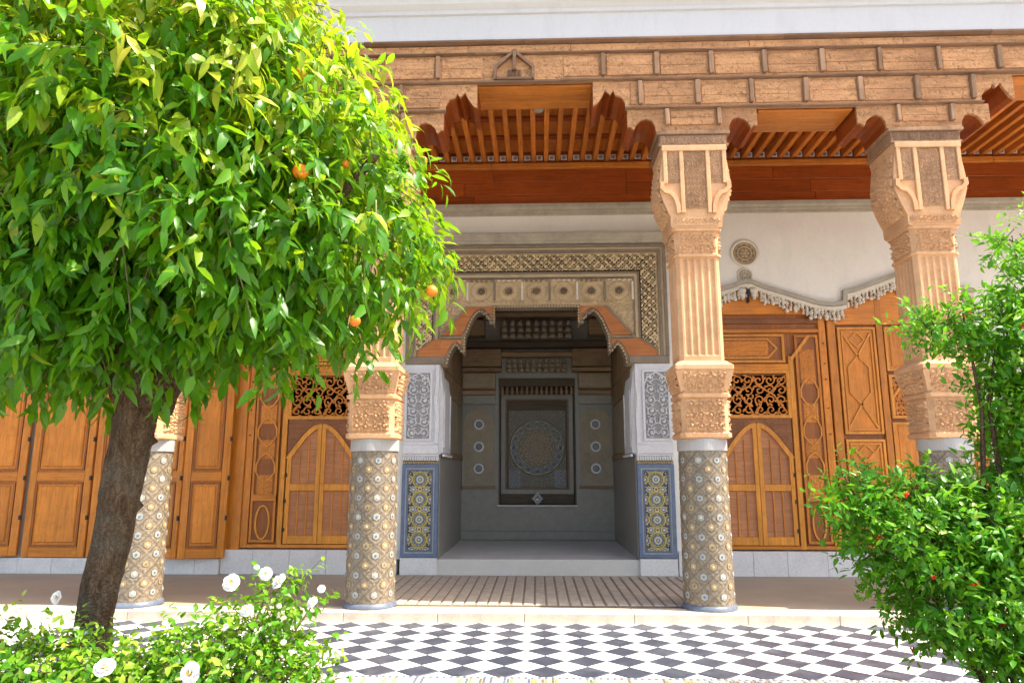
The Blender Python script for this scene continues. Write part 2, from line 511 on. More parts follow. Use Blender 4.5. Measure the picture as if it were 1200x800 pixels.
def netting(w, h, du, cell=0.065):
    X, Z = np.meshgrid(np.arange(int(round(w / du)) + 1) * du, np.arange(int(round(h / du)) + 1) * du)
    a = (X + Z) / cell * math.pi; b = (X - Z) / cell * math.pi
    H = np.abs(np.sin(a) * np.sin(b)) ** .7
    line = np.minimum(np.abs(np.sin(a)), np.abs(np.sin(b)))
    return np.where(line < .30, .55, np.where(H > .58, 1.0, 0.0))

def cartouches(w, h, du, n):
    H = np.zeros((int(round(h / du)) + 1, int(round(w / du)) + 1))
    st = w / n
    for i in range(n):
        cx = (i + .5) * st
        for k in range(28):
            an = k / 28 * 6.283
            stamp(H, cx + st * .36 * math.cos(an) , h * .5 + h * .38 * math.sin(an), .011, .011, 0, .6, du)
        for k in range(10):
            an = k / 10 * 6.283
            stamp(H, cx + st * .16 * math.cos(an), h * .5 + h * .16 * math.sin(an), .014, .02, an, .9, du)
        stamp(H, cx, h * .5, .02, .02, 0, 1, du)
        for s in (0, 1):
            for k in range(9):
                stamp(H, i * st + .004, h * (.1 + .1 * k), .012, .035, 0, .7, du)
        for k in range(6):
            stamp(H, i * st + st * (k + .5) / 6, h * .93, .02, .013, 0, 1, du)
            stamp(H, i * st + st * (k + .5) / 6, h * .07, .02, .013, 0, .8, du)
    return H

def relief_mesh(name, H, w, h, depth, mat, O, U, V, N, taper=0.0, colf=None, mask=None):
    """grid sheet O + u*U + v*V raised along N by H*depth. taper widens the top."""
    nz, nx = H.shape
    u = np.linspace(0, 1, nx); v = np.linspace(0, 1, nz)
    UU, VV = np.meshgrid(u, v)
    um = (UU - .5) * (1 + taper * VV) + .5
    O, U, V, N = (np.array(q, float) for q in (O, U, V, N))
    P = O + (um * w)[..., None] * U + (VV * h)[..., None] * V + (H * depth)[..., None] * N
    P = P.reshape(-1, 3)
    idx = np.arange(nz * nx).reshape(nz, nx)
    q = np.stack([idx[:-1, :-1], idx[:-1, 1:], idx[1:, 1:], idx[1:, :-1]], -1).reshape(-1, 4)
    if mask is not None:
        keep = mask[:-1, :-1].reshape(-1)
        q = q[keep]
    me = bpy.data.meshes.new(name)
    me.from_pydata(P.tolist(), [], q.tolist())
    me.materials.append(mat)
    me.polygons.foreach_set('use_smooth', [True] * len(q))
    if colf is not None:
        C = colf(UU * w, VV * h, H).reshape(-1, 3)
        ca = me.color_attributes.new('Col', 'FLOAT_COLOR', 'POINT')
        ca.data.foreach_set('color', np.concatenate([C, np.ones((len(C), 1))], 1).ravel())
    return me

def relief(name, H, w, h, depth, mat, parent, O, U=(1, 0, 0), V=(0, 0, 1), N=(0, -1, 0), taper=0.0, colf=None, mask=None, **kw):
    off = wloc(parent)
    me = relief_mesh(name, H, w, h, depth, mat, (O[0] - off.x, O[1] - off.y, O[2] - off.z), U, V, N, taper, colf, mask)
    o = bpy.data.objects.new(name, me); col.objects.link(o); o.parent = parent
    return prop(o, **kw)

# ================================================================== GROUND AND FLOORS
MB().box(-300, 300, -300, 500, -0.4, -0.06).build('ground', M['soil'], None, kind='structure')
MB().box(-14, 14, -12, 1.6, -0.058, 0.004).build('courtyard_paving', M['white_marble'], None, kind='structure')
bed = MB().box(-14, 14, 1.6, 5.78, -0.05, 0.0).build('planting_bed', M['soil'], None, kind='structure')
floor = MB().box(-14, 14, 5.86, 8.24, -0.06, -0.008).build('courtyard_floor', M['white_marble'], None, kind='structure')
PIT = 0.353
def diamond(mat, name):
    g = PIT / 2 - 0.002; c = 0.003; m = MB()
    rings = []
    for k, z in ((1, -0.012), (1, 0.0 - c), ((g - c) / g, 0.0)):
        rings.append([(g * k, 0, z), (0, g * k, z), (-g * k, 0, z), (0, -g * k, z)])
    m.loops(rings)
    return m.mesh(name, mat)
dm, wm = diamond(M['dark_marble'], 'dark_tile'), diamond(M['white_marble'], 'white_tile')
Y0 = 6.262
for i in range(-14, 16):
    for j in range(6):
        place('dark_tile', dm, (0.06 + i * PIT, Y0 + j * PIT, random.uniform(-.001, .001)), floor, rot=(random.uniform(-.003, .003), random.uniform(-.003, .003), 0))
        if j < 5:
            place('white_tile', wm, (0.06 + (i + .5) * PIT, Y0 + (j + .5) * PIT, random.uniform(-.001, .001)), floor, rot=(random.uniform(-.003, .003), random.uniform(-.003, .003), 0))
# mosaic kerb at the edge of the bed
kerb = MB().box(-14, 14, 5.78, 6.055, -0.05, 0.012, 0.004).build('mosaic_border', M['cream'], None, kind='structure')
m = MB(); cols_ = [M['white_glaze'], M['ochre_glaze'], M['blue_ring'], M['brown_glaze'], M['cream']]
for i in range(400):
    x = -5 + i * 0.027
    m.cur = random.choice((0, 0, 0, 1, 2, 3, 4, 0, 4))
    m.box(x, x + 0.021, 5.80, 5.99, 0.0, 0.017, 0.002)
    m.cur = 2 if i % 2 else 4
    m.box(x, x + 0.023, 6.0, 6.045, 0.0, 0.017, 0.002)
m.build('mosaic_tile', cols_, kerb, kind='stuff')

terrace = MB().box(-14, 14, 8.25, 11.5, -0.05, 0.096).build('terrace_floor', M['brown_floor'], None, kind='structure')
x = -9.0
while x < 9.5:
    w = random.uniform(0.95, 1.25)
    bx('kerb_slab', M['cream'], terrace, x, x + w - 0.004, 8.215, 8.52, -0.02, 0.102, 0.008)
    x += w

mat_t = thing('floor_mat', (0.02, 9.8, 0.1), 'long ribbed brown mat laid on the terrace in front of the niche', 'mat')
bx('backing', M['mat_dark'], mat_t, -2.1, 2.15, 8.62, 11.0, 0.101, 0.106, 0.001)
rb = MB().box(-0.058, 0.058, -1.17, 1.17, 0, 0.020, 0.009).mesh('rib', M['mat'])
for i in range(31):
    place('rib', rb, (-2.03 + i * 0.137, 9.81, 0.099), mat_t, rot=(0, 0, random.uniform(-.003, .003)))

# ================================================================== COLUMNS
def square_ring(hx, hy, z, ch=0.0):
    if ch <= 0: return [(-hx, -hy, z), (hx, -hy, z), (hx, hy, z), (-hx, hy, z)]
    return [(-hx + ch, -hy, z), (hx - ch, -hy, z), (hx, -hy + ch, z), (hx, hy - ch, z), (hx - ch, hy, z), (-hx + ch, hy, z), (-hx, hy - ch, z), (-hx, -hy + ch, z)]

def make_column():
    c = thing('arcade_column', (0, 0, 0), '', 'column', 'carved columns of the arcade')
    m = MB(); m.smooth = True
    m.lathe([(0.315, 0.0), (0.315, 0.02), (0.30, 0.05), (0.287, 0.06)], n=48)
    m.build('base_ring', M['blue_ring'], c)
    # mosaic shaft
    RB, RT, z0, z1 = 0.282, 0.272, 0.05, 1.76
    n, nz = 128, 150
    ang = np.linspace(0, 2 * np.pi, n + 1); zz = np.linspace(z0, z1, nz)
    A, Z = np.meshgrid(ang, zz)
    t = (Z - z0) / (z1 - z0)
    ncol, nrow = 16, 8
    a = A / (2 * np.pi) * ncol; b = t * nrow * 2
    p = np.abs(((a + b) / 2 + .5) % 1 - .5); q = np.abs(((a - b) / 2 + .5) % 1 - .5)
    line = np.minimum(p, q)
    # staggered rosettes lie where a and b are both even or both odd: the lattice runs between them
    d1 = np.abs(((a + b) / 2) % 1 - .5); d2 = np.abs(((a - b) / 2) % 1 - .5)
    lat = np.minimum(d1, d2) < 0.07
    Rr = RB + (RT - RB) * t + np.where(lat, 0.004, 0.0)
    P = np.stack([Rr * np.cos(A), Rr * np.sin(A), Z], -1).reshape(-1, 3)
    idx = np.arange(nz * (n + 1)).reshape(nz, n + 1)
    qd = np.stack([idx[:-1, :-1], idx[:-1, 1:], idx[1:, 1:], idx[1:, :-1]], -1).reshape(-1, 4)
    me = bpy.data.meshes.new('mosaic_shaft')
    me.from_pydata(P.tolist(), [], qd.tolist()); me.materials.append(M['tan_tile'])
    me.polygons.foreach_set('use_smooth', [True] * len(qd))
    base = np.where(lat[..., None], np.array([0.165, 0.13, 0.095]), np.array([0.25, 0.21, 0.16]))
    cc = rng.uniform(.8, 1.2, lat.shape)[..., None] * base
    ca = me.color_attributes.new('Col', 'FLOAT_COLOR', 'POINT')
    ca.data.foreach_set('color', np.concatenate([cc.reshape(-1, 3), np.ones((cc.shape[0] * cc.shape[1], 1))], 1).ravel())
    sh = bpy.data.objects.new('mosaic_shaft', me); col.objects.link(sh); sh.parent = c
    # rosettes: each its own piece of glazed tile
    def rosette(face, seed):
        rr = random.Random(seed)
        m = MB(); k = 12
        def rg(rad, y, wob=0.0):
            return [(rad * (1 + (wob if i % 2 else -wob)) * math.cos(2 * math.pi * i / k), y, rad * (1 + (wob if i % 2 else -wob)) * math.sin(2 * math.pi * i / k)) for i in range(k)]
        m.cur = 1; m.loops([rg(.047, .010), rg(.047, -.002)], cap=True)
        m.cur = 0; m.loops([rg(.038, -.001, .07), rg(.036, -.005, .07)], cap=True)
        m.cur = 2; m.loops([rg(.014, -.006), rg(.012, -.010)], cap=True)
        return m.mesh('rosette_tile', [face, M['brown_glaze'], [M['blue_ring'], M['tan_dot'], M['blue_tile']][seed % 3]])
    M['tan_dot'] = M['cream']
    rw = [rosette(M['white_glaze'], 0), rosette(M['white_glaze'], 1), rosette(M['white_glaze'], 2)]
    ro = [rosette(M['ochre_glaze'], 1), rosette(M['ochre_glaze'], 0)]
    for i in range(ncol):
        for j in range(nrow + 1):
            bb = 2 * j + (i % 2)
            if bb < 0.6 or bb > 2 * nrow - .4: continue
            tt = bb / (2 * nrow); z = z0 + tt * (z1 - z0)
            an = i / ncol * 2 * math.pi
            r = RB + (RT - RB) * tt
            me2 = random.choice(rw) if i % 2 else random.choice(ro)
            sc = random.uniform(.92, 1.06)
            place('rosette_tile', me2, (r * math.cos(an), r * math.sin(an), z), sh, rot=(0, random.uniform(0, 3), an + math.pi / 2) if False else (0, 0, an + math.pi / 2), scale=(sc, 1, sc))
    m = MB(); m.smooth = False
    m.lathe([(0.275, 1.76), (0.288, 1.765), (0.288, 1.895), (0.278, 1.905)], n=48)
    m.build('stone_collar', M['grey_stone'], c)
    # lower capital
    lc = MB()
    lc.loops([square_ring(.275, .275, 1.90, .05), square_ring(.295, .295, 1.915, .05), square_ring(.295, .295, 1.955, .05), square_ring(.272, .272, 1.975, .05),
              square_ring(.270, .270, 2.36, .05), square_ring(.298, .298, 2.375, .04), square_ring(.298, .298, 2.41, .04), square_ring(.276, .276, 2.43, .05),
              square_ring(.322, .322, 2.68, .02), square_ring(.338, .338, 2.70, .01), square_ring(.338, .338, 2.745, .01), square_ring(.30, .30, 2.78, .04), square_ring(.285, .285, 2.80, .05)])
    lco = lc.build('lower_capital', M['peach'], c)
    du = 0.0085
    for k, (U, N) in enumerate((((1, 0, 0), (0, -1, 0)), ((0, 1, 0), (1, 0, 0)), ((0, -1, 0), (-1, 0, 0)))):
        Nv = Vector(N); Uv = Vector(U)
        w = 0.44
        O = Nv * .272 - Uv * w / 2 + Vector((0, 0, 1.985))
        relief('carved_band', floral(w, .365, du, .12, 3 + k), w, .365, .040, M['peach'], lco, tuple(O), U, (0, 0, 1), N)
        V = (Nv * .046 + Vector((0, 0, .25))).normalized()
        O = Nv * .279 - Uv * .22 + Vector((0, 0, 2.435))
        relief('carved_band', floral(.44, .24, du, .11, 9 + k), .44, .24, .040, M['peach'], lco, tuple(O), U, tuple(V), N, taper=.15)
    # corner leaves of the lower capital
    for sx in (-1, 1):
        for sy in (-1, 1):
            m = MB()
            m.loops([[(sx * .27, sy * .27, 2.43), (sx * .24, sy * .28, 2.45), (sx * .28, sy * .24, 2.45)],
                     [(sx * .335, sy * .335, 2.68), (sx * .21, sy * .325, 2.69), (sx * .325, sy * .21, 2.69)]])
            m.build('corner_leaf', M['peach'], lco)
    # fluted shaft
    def fl_ring(z, dep):
        pts = []; hw = .262; ch = .045
        for f in range(4):
            a = f * math.pi / 2; ca, sa = math.cos(a), math.sin(a)
            loc = [(-hw + ch, -hw)]
            nf = 5; span = 2 * (hw - ch - .015); s0 = -hw + ch + .015
            for i in range(nf):
                for k in range(5):
                    t = k / 4 * .84 + .08
                    loc.append((s0 + span * (i + t) / nf, -hw + dep * math.sin(math.pi * k / 4)))
            loc.append((hw - ch, -hw))
            for x, y in loc: pts.append((x * ca - y * sa, x * sa + y * ca, z))
        return pts
    m = MB()
    m.loops([fl_ring(2.795, 0), fl_ring(2.86, 0), fl_ring(2.885, .024), fl_ring(4.03, .024), fl_ring(4.055, 0), fl_ring(4.10, 0)])
    m.build('fluted_shaft', M['peach'], c)
    m = MB()
    m.loops([square_ring(.262, .262, 4.06, .05), square_ring(.283, .283, 4.07, .05), square_ring(.283, .283, 4.095, .05), square_ring(.262, .262, 4.115, .05), square_ring(.27, .27, 4.38, .05),
             square_ring(.296, .296, 4.39, .04), square_ring(.296, .296, 4.425, .04)])
    bo = m.build('carved_necking', M['peach'], c)
    for k, (U, N) in enumerate((((1, 0, 0), (0, -1, 0)), ((0, 1, 0), (1, 0, 0)), ((0, -1, 0), (-1, 0, 0)))):
        Nv = Vector(N); Uv = Vector(U)
        O = Nv * .264 - Uv * .22 + Vector((0, 0, 4.12))
        relief('carved_band', floral(.44, .255, du, .115, 20 + k), .44, .255, .042, M['peach'], bo, tuple(O), U, (0, 0, 1), N)
    # upper capital block
    hy = .31
    pr = [(.296, 4.425), (.31, 4.45), (.31, 4.56), (.33, 4.60), (.385, 4.74), (.428, 4.88), (.428, 5.05), (.41, 5.2), (.385, 5.36), (.40, 5.44), (.40, 5.47)]
    m = MB(); m.loops([square_ring(h, hy if z > 4.5 else hy - .005, z) for h, z in pr])
    uc = m.build('upper_capital', M['peach'], c)
    fy = -hy
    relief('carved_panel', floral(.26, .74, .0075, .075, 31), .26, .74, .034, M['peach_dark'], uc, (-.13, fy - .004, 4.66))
    relief('carved_band', floral(.56, .11, .008, .08, 32), .56, .11, .028, M['peach'], uc, (-.28, fy - .002, 4.45))
    for s in (-1, 1):
        # ribs either side of the central panel, sunk flank panels and their scrolled consoles
        bx('rib', M['peach'], uc, s * .135, s * .185, fy - .035, fy, 4.60, 5.46, .006)
        bx('outer_rib', M['peach'], uc, s * .335, s * .385, fy - .035, fy, 4.98, 5.46, .006)
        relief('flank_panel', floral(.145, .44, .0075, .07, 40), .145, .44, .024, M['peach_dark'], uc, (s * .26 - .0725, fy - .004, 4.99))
        m = MB()
        m.strip([(s * .40, 5.0), (s * .405, 4.93), (s * .36, 4.88), (s * .30, 4.86), (s * .25, 4.80), (s * .22, 4.70), (s * .215, 4.60)], .05, fy - .04, fy)
        m.build('console_scroll', M['peach'], uc)
        relief('side_carving', floral(.5, .85, .0095, .12, 44 + s), .5, .85, .02, M['peach'], uc, (s * .405, (-.25 if s > 0 else .25), 4.60), (0, s, 0), (0, 0, 1), (s, 0, 0)) if False else None
    bx('head_band', M['peach'], uc, -.395, .395, fy - .04, fy, 5.40, 5.472, .006)
    # carved flanks that follow the swelling of the block
    for s in (-1, 1):
        segs = [p for p in pr if 4.55 <= p[1] <= 5.37]
        zz = np.array([p[1] for p in segs]); hh = np.array([p[0] for p in segs])
        H = floral(.54, .80, .010, .13, 50)
        nz2, nx2 = H.shape
        v = np.linspace(4.56, 5.36, nz2); hx = np.interp(v, zz, hh)
        Yg = np.linspace(-.27, .27, nx2)
        X = s * (hx[:, None] + .003 + H * .026); Z2 = np.repeat(v[:, None], nx2, 1); Y2 = np.repeat(Yg[None], nz2, 0)
        P = np.stack([X, Y2, Z2], -1).reshape(-1, 3); idx = np.arange(nz2 * nx2).reshape(nz2, nx2)
        qd = np.stack([idx[:-1, :-1], idx[:-1, 1:], idx[1:, 1:], idx[1:, :-1]], -1).reshape(-1, 4)
        if s < 0: qd = qd[:, ::-1]
        me = bpy.data.meshes.new('side_carving'); me.from_pydata(P.tolist(), [], qd.tolist()); me.materials.append(M['peach'])
        me.polygons.foreach_set('use_smooth', [True] * len(qd))
        o = bpy.data.objects.new('side_carving', me); col.objects.link(o); o.parent = uc
    # timber abacus
    m = MB(); m.box(-.43, .43, -.33, .33, 5.473, 5.50, .004); m.box(-.415, .415, -.315, .315, 5.50, 5.62, .004); m.box(-.45, .45, -.35, .33, 5.62, 5.665, .006)
    ab = m.build('abacus', M['weather_block'], c)
    relief('carved_band', floral(.80, .11, .010, .09, 61), .80, .11, .022, M['weather_block'], ab, (-.40, -.317, 5.505))
    return c
Yc = 8.6
COLS = [-4.72, -1.95, 1.95, 4.77]
c0 = make_column()
c0.location = (COLS[2], Yc, 0.1)
for o in [c0] + list(c0.children_recursive):
    pass
c0['label'] = 'carved column with mosaic foot just right of the niche, beside the arched shutter'
# the column was built with its foot at z = 0 while heights were measured from the court: lower it into place
c0.location = (COLS[2], Yc, 0.1)
tree_copy(c0, (COLS[1], Yc, 0.1), 'carved column with mosaic foot left of the niche, its head hidden by the orange tree')
tree_copy(c0, (COLS[0], Yc, 0.1), 'carved column with mosaic foot directly behind the brown tree trunk')
tree_copy(c0, (COLS[3], Yc, 0.1), 'carved column whose shaft rises out of the red flowered bush at the right')
SH = 0.0
# ================================================================== TIMBER ENTABLATURE
YE, YB = 8.28, 8.90
ent = thing('timber_entablature', (0, YE, 5.76), 'long weathered carved timber entablature with rows of sunk panels above the columns', 'beam')
ZA, ZR3, ZR2, ZR1, ZT = 5.765, 6.07, 6.46, 6.84, 7.0
def lobe_small(xc, s, top):
    """lower corner cusp next to a capital: points from the capital outwards"""
    return [(xc + s * .45, ZA), (xc + s * .46, 5.85), (xc + s * .50, 5.925), (xc + s * .57, 5.945), (xc + s * .64, 5.92), (xc + s * .69, 5.87), (xc + s * .72, 5.80), (xc + s * .76, 5.84), (xc + s * .80, 5.84), (xc + s * .80, top)]
def lobe_big(x1, x0, s):
    """cusped corner between outer edge x1 and inner edge x0 (x0 nearer the bay centre)"""
    w = abs(x1 - x0)
    f = lambda t, z: (x1 - s * t * w, z)
    return [f(0, ZR3), f(0, 6.17), f(.12, 6.25), f(.3, 6.275), f(.36, 6.335), f(.46, 6.28), f(.62, 6.345), f(.70, 6.27), f(.86, 6.17), f(1, 6.13), f(1, ZR2)]
core = MB()
core.box(-13, 13, YE + .04, YB, ZR2, ZT + .3)
# row 3: a piece over each column
for xc in COLS:
    L = lobe_small(xc, -1, ZR3); Rr = lobe_small(xc, 1, ZR3)
    core.ext(L[::-1] + Rr, YE + .04, YB)
# row 2: spans the two narrow side bays
for (xa, xb) in ((1.13, 5.50), (-5.46, -1.13)):
    big_l = lobe_big(xa, xa - .40, 1) if xa > 0 else lobe_big(xa, xa - .40, 1)
    big_r = lobe_big(xb, xb + .40, -1)
    core.ext(big_l[::-1] + big_r, YE + .04, YB)
for s in (-1, 1):
    core.box(s * 8.2, s * 13, YE + .04, YB, ZA, ZR2)
core.build('beam', M['red_x'], ent)
# weathered cladding over the front: same outlines, thin
clad = MB()
clad.box(-13, 13, YE, YE + .045, ZR2 + .002, ZT)
clad.build('fascia_board', M['weather_carved'], ent)
for xc in COLS:
    L = lobe_small(xc, -1, ZR3 - .002); Rr = lobe_small(xc, 1, ZR3 - .002)
    MB().ext(L[::-1] + Rr, YE, YE + .045).build('fascia_board', M['weather_carved'], ent)
for (xa, xb) in ((1.13, 5.50), (-5.46, -1.13)):
    MB().ext(lobe_big(xa, xa - .40, 1)[::-1] + lobe_big(xb, xb + .40, -1), YE, YE + .045).build('fascia_board', M['weather_carved'], ent)
# horizontal mouldings
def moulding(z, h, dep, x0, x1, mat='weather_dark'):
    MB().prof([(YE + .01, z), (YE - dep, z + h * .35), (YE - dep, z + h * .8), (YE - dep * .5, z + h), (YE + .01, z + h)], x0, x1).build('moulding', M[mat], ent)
def rough_moulding(z, h, dep, x0, x1):
    x = x0
    while x < x1 - .01:
        w = min(random.uniform(1.6, 2.6), x1 - x)
        if x1 - (x + w) < .5: w = x1 - x
        dz = random.uniform(-.004, .004)
        moulding(z + dz, h, dep + random.uniform(-.004, .004), x, x + w - .003)
        x += w
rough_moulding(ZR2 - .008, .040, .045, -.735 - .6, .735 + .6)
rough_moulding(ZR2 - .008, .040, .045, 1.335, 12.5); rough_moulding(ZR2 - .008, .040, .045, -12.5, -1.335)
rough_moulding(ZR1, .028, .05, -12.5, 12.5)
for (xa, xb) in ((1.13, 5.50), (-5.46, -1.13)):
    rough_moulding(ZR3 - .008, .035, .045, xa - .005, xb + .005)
# the top rail
x = -12.5
while x < 12.5:
    w = random.uniform(1.2, 2.4)
    bx('top_rail', M['weather_carved'], ent, x, x + w - .004, YE - .035 + random.uniform(-.004, .004), YE + .01, ZR1 + .030, ZT - .03, .006)
    x += w
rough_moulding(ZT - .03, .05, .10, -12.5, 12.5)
# blocks and raised panels between them
blk = MB().box(-.026, .026, -.055, .01, 0, .30, .006).mesh('block', M['weather_block'])
def row(z0, z1, x0, x1, pitch, ph):
    hh = z1 - z0
    x = ph + math.ceil((x0 - ph) / pitch) * pitch
    xs = []
    while x < x1: xs.append(x); x += pitch * random.uniform(.94, 1.06)
    for x in xs:
        place('block', blk, (x, YE, z0 + .03), ent, rot=(0, random.uniform(-.02, .02), 0), scale=(random.uniform(.85, 1.2), 1, (hh - .03) / .30))
    ed = [x0] + xs + [x1]
    for a, b in zip(ed[:-1], ed[1:]):
        if b - a < .14: continue
        d = random.uniform(.012, .02)
        # two boards with an uneven joint
        zj = z0 + hh * random.uniform(.42, .55)
        m = MB().box(a + .05, b - .05, YE - d, YE + .005, z0 + .035, zj - .002, .004)
        m.box(a + .05, b - .05, YE - d * random.uniform(.7, 1.1), YE + .005, zj + .002, z1 - .02, .004)
        m.build('panel', M['weather_carved'], ent)
row(ZR2 + .04, ZR1 - .01, -12, -.62, .70, .2)
row(ZR2 + .04, ZR1 - .01, .32, 12, .70, .86)
row(ZR3 + .03, ZR2 - .02, 1.15, 5.45, .70, 1.32)
row(ZR3 + .03, ZR2 - .02, -5.4, -1.15, .70, -5.2)
for xc in COLS:
    row(ZA + .05, ZR3 - .015, xc - .42, xc + .42, .62, xc - .31 + (.62 if xc < 0 else 0) - (.62 if xc < 0 else 0))
# centre ornament above the bay (a small gabled frame)
m = MB()
m.strip([(-.50, ZR2 + .03), (-.50, 6.66), (-.26, ZR1 + .04), (-.02, 6.66), (-.02, ZR2 + .03)], .035, YE - .06, YE + .005)
m.box(-.28, -.235, YE - .075, YE + .005, 6.62, ZR1 + .05, .005)
m.box(-.50, -.02, YE - .06, YE + .005, ZR2 + .03, ZR2 + .06, .005)
m.build('gabled_ornament', M['weather_dark'], ent)
relief('rosette_carving', floral(.18, .1, .008, .05, 5), .18, .1, .03, M['weather_dark'], ent, (-.35, YE - .004, ZR2 + .08))
# pale soffit boards under the openings
for (x0, x1, z) in ((-.735, .735, ZR2), (2.78, 3.95, ZR3), (-3.92, -2.76, ZR3), (5.93, 8.18, ZR2), (-8.18, -5.88, ZR2)):
    k = 3
    for i in range(k):
        ya = YE + .05 + (YB - YE - .06) * i / k; yb = YE + .05 + (YB - YE - .06) * (i + 1) / k - .003
        bx('soffit_board', M['soffit'], ent, x0 + .004, x1 - .004, ya, yb, z - .03, z - .004, .003)

# ================================================================== PARAPET
par = thing('parapet_wall', (0, 8.4, 7.0), 'smooth white plaster parapet wall above the timber entablature', 'wall')
bx('wall', M['white_wall'], par, -13, 13, YE - .02, YB + .3, ZT + .022, 7.62, .004)
m = MB(); m.prof([(YE, 7.40), (YE - .05, 7.42), (YE - .05, 7.47), (YE - .12, 7.52), (YE - .14, 7.60), (YE - .24, 7.66), (YE - .26, 7.78), (YE, 7.80)], -13, 13)
m.build('moulding', M['white_wall'], par)
bx('coping', M['white_wall'], par, -13, 13, YE - .02, YB + .3, 7.63, 8.3, .01)

# ================================================================== CEILING
cei = thing('gallery_ceiling', (0, 10, 6.7), 'reddish timber gallery ceiling of closely spaced rafters seen from below', 'ceiling')
x = -8.6
rf = MB().box(-.038, .038, -1.14, 1.14, 0, .13, .006).mesh('rafter', M['red_y'])
def sqmesh():
    m = MB(); m.cur = 0; m.box(-.052, .052, -.012, .0, -.045, .045, .003)
    m.cur = 1; m.ring(0, 0, -.012, .018, .030, .006, 10); m.box(-.010, .010, -.016, -.011, -.010, .010)
    return m.mesh('painted_square', [M['white_marble'], M['spandrel']])
sq = sqmesh()
k = 0
while x < 9.4:
    place('rafter', rf, (x, 10.05, 6.72 + random.uniform(-.004, .004)), cei, rot=(0, 0, random.uniform(-.004, .004)))
    place('painted_square', sq, (x + .102, 11.175, 6.785), cei, rot=(0, random.uniform(-.05, .05), 0))
    x += .204; k += 1
for i in range(13):
    x0 = -9 + i * 1.42
    for j in range(4):
        bx('ceiling_board', M['red_y'], cei, x0, x0 + 1.416, 8.92 + j * .57, 8.92 + (j + 1) * .57 - .004, 6.90, 6.93, .003)
for y in (9.35, 9.95, 10.55):
    bx('batten', M['red_x'], cei, -9, 9.5, y, y + .09, 6.85, 6.899, .004)
MB().box(-13, 13, 8.9, 11.6, 6.95, 7.3).build('roof_slab', M['red_x'], cei)
# small lamp fixed under the rafters
lamp = thing('ceiling_lamp', (0.05, 9.3, 6.72), 'small white glass lamp fixed under the rafters of the middle bay', 'lamp')
m = MB(); m.smooth = True
m.lathe([(.03, 6.72), (.03, 6.70), (.075, 6.685), (.085, 6.655), (.06, 6.62), (.02, 6.605)], .05, 9.3, 20); m.build('lamp_shade', M['white_glaze'], lamp)
m = MB(); m.lathe([(.05, 6.722), (.05, 6.698)], .05, 9.3, 16); m.build('lamp_base', M['dark_metal'], lamp)

# ================================================================== BACK WALL
YW = 11.2
bw = thing('gallery_wall', (0, YW, 0.1), 'cream plastered gallery wall with red timber frieze behind the columns', 'wall')
ARCH = [(2.28, 4.36), (2.55, 4.38), (2.87, 4.45), (3.15, 4.52), (3.34, 4.59), (3.42, 4.59), (3.62, 4.50), (3.9, 4.41), (4.2, 4.31), (4.45, 4.23), (4.68, 4.20), (4.88, 4.22), (4.90, 4.40), (5.1, 4.45), (5.4, 4.56), (5.72, 4.68), (5.84, 4.68), (6.1, 4.60), (6.5, 4.50), (6.9, 4.40)]
def mir(pts): return [(-x, z) for x, z in pts][::-1]
m = MB()
m.ext(ARCH + [(6.9, 5.97), (2.28, 5.97)], YW, YW + .25)
m.ext(mir(ARCH) + [(-2.28, 5.97), (-6.9, 5.97)], YW, YW + .25)
m.box(-2.279, 2.279, YW, YW + .25, 5.20, 5.97)
for s in (-1, 1):
    m.box(s * 2.02, s * 2.279, YW, YW + .25, .32, 5.199)
m.box(6.901, 13, YW, YW + .25, .32, 5.97)
m.box(-6.901, -6.97, YW, YW + .25, .32, 5.97)
m.box(-13, -6.971, YW + .08, YW + .25, .32, 5.97)
m.build('plaster', M['plaster'], bw)
# frieze boards
zs = [(5.97, 6.13), (6.133, 6.35), (6.353, 6.57), (6.575, 6.665)]
for r, (za, zb) in enumerate(zs):
    x = -9 + r * .4
    while x < 9.6:
        w = random.uniform(1.8, 3.0)
        bx('frieze_board', M['red_x'] if r < 3 else M['soffit'], bw, x, x + w - .003, YW - .02 - .012 * r - (0.05 if r == 3 else 0), YW + .25, za, zb, .006)
        x += w
MB().box(-13, 13, YW - .02, YW + .25, 6.67, 6.95).build('wall_plate', M['red_x'], bw)
m = MB()
m.prof([(YW + .01, 5.775), (YW - .03, 5.79), (YW - .035, 5.83), (YW - .06, 5.84), (YW - .065, 5.87), (YW - .10, 5.90), (YW - .11, 5.955), (YW + .01, 5.96)], -9, 9.5)
m.build('cornice', M['cornice'], bw)
# marble skirting slabs
def skirting(x0, x1, z1, y=YW - .05):
    x = x0
    while x < x1 - .02:
        w = min(random.uniform(.48, .62), x1 - x)
        if x1 - x - w < .2: w = x1 - x
        bx('skirting_slab', M['skirt'], bw, x, x + w - .004, y + random.uniform(-.002, .002), YW + .35, .098, z1, .004)
        x += w
skirting(2.11, 8.4, .455)
skirting(-4.85, -2.14, .455)
skirting(-8.6, -4.855, .33, YW - .10)
# backing behind the door openings
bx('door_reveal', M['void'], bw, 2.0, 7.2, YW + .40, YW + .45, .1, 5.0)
bx('door_reveal', M['void'], bw, -9.0, -2.0, YW + .40, YW + .45, .1, 5.0)

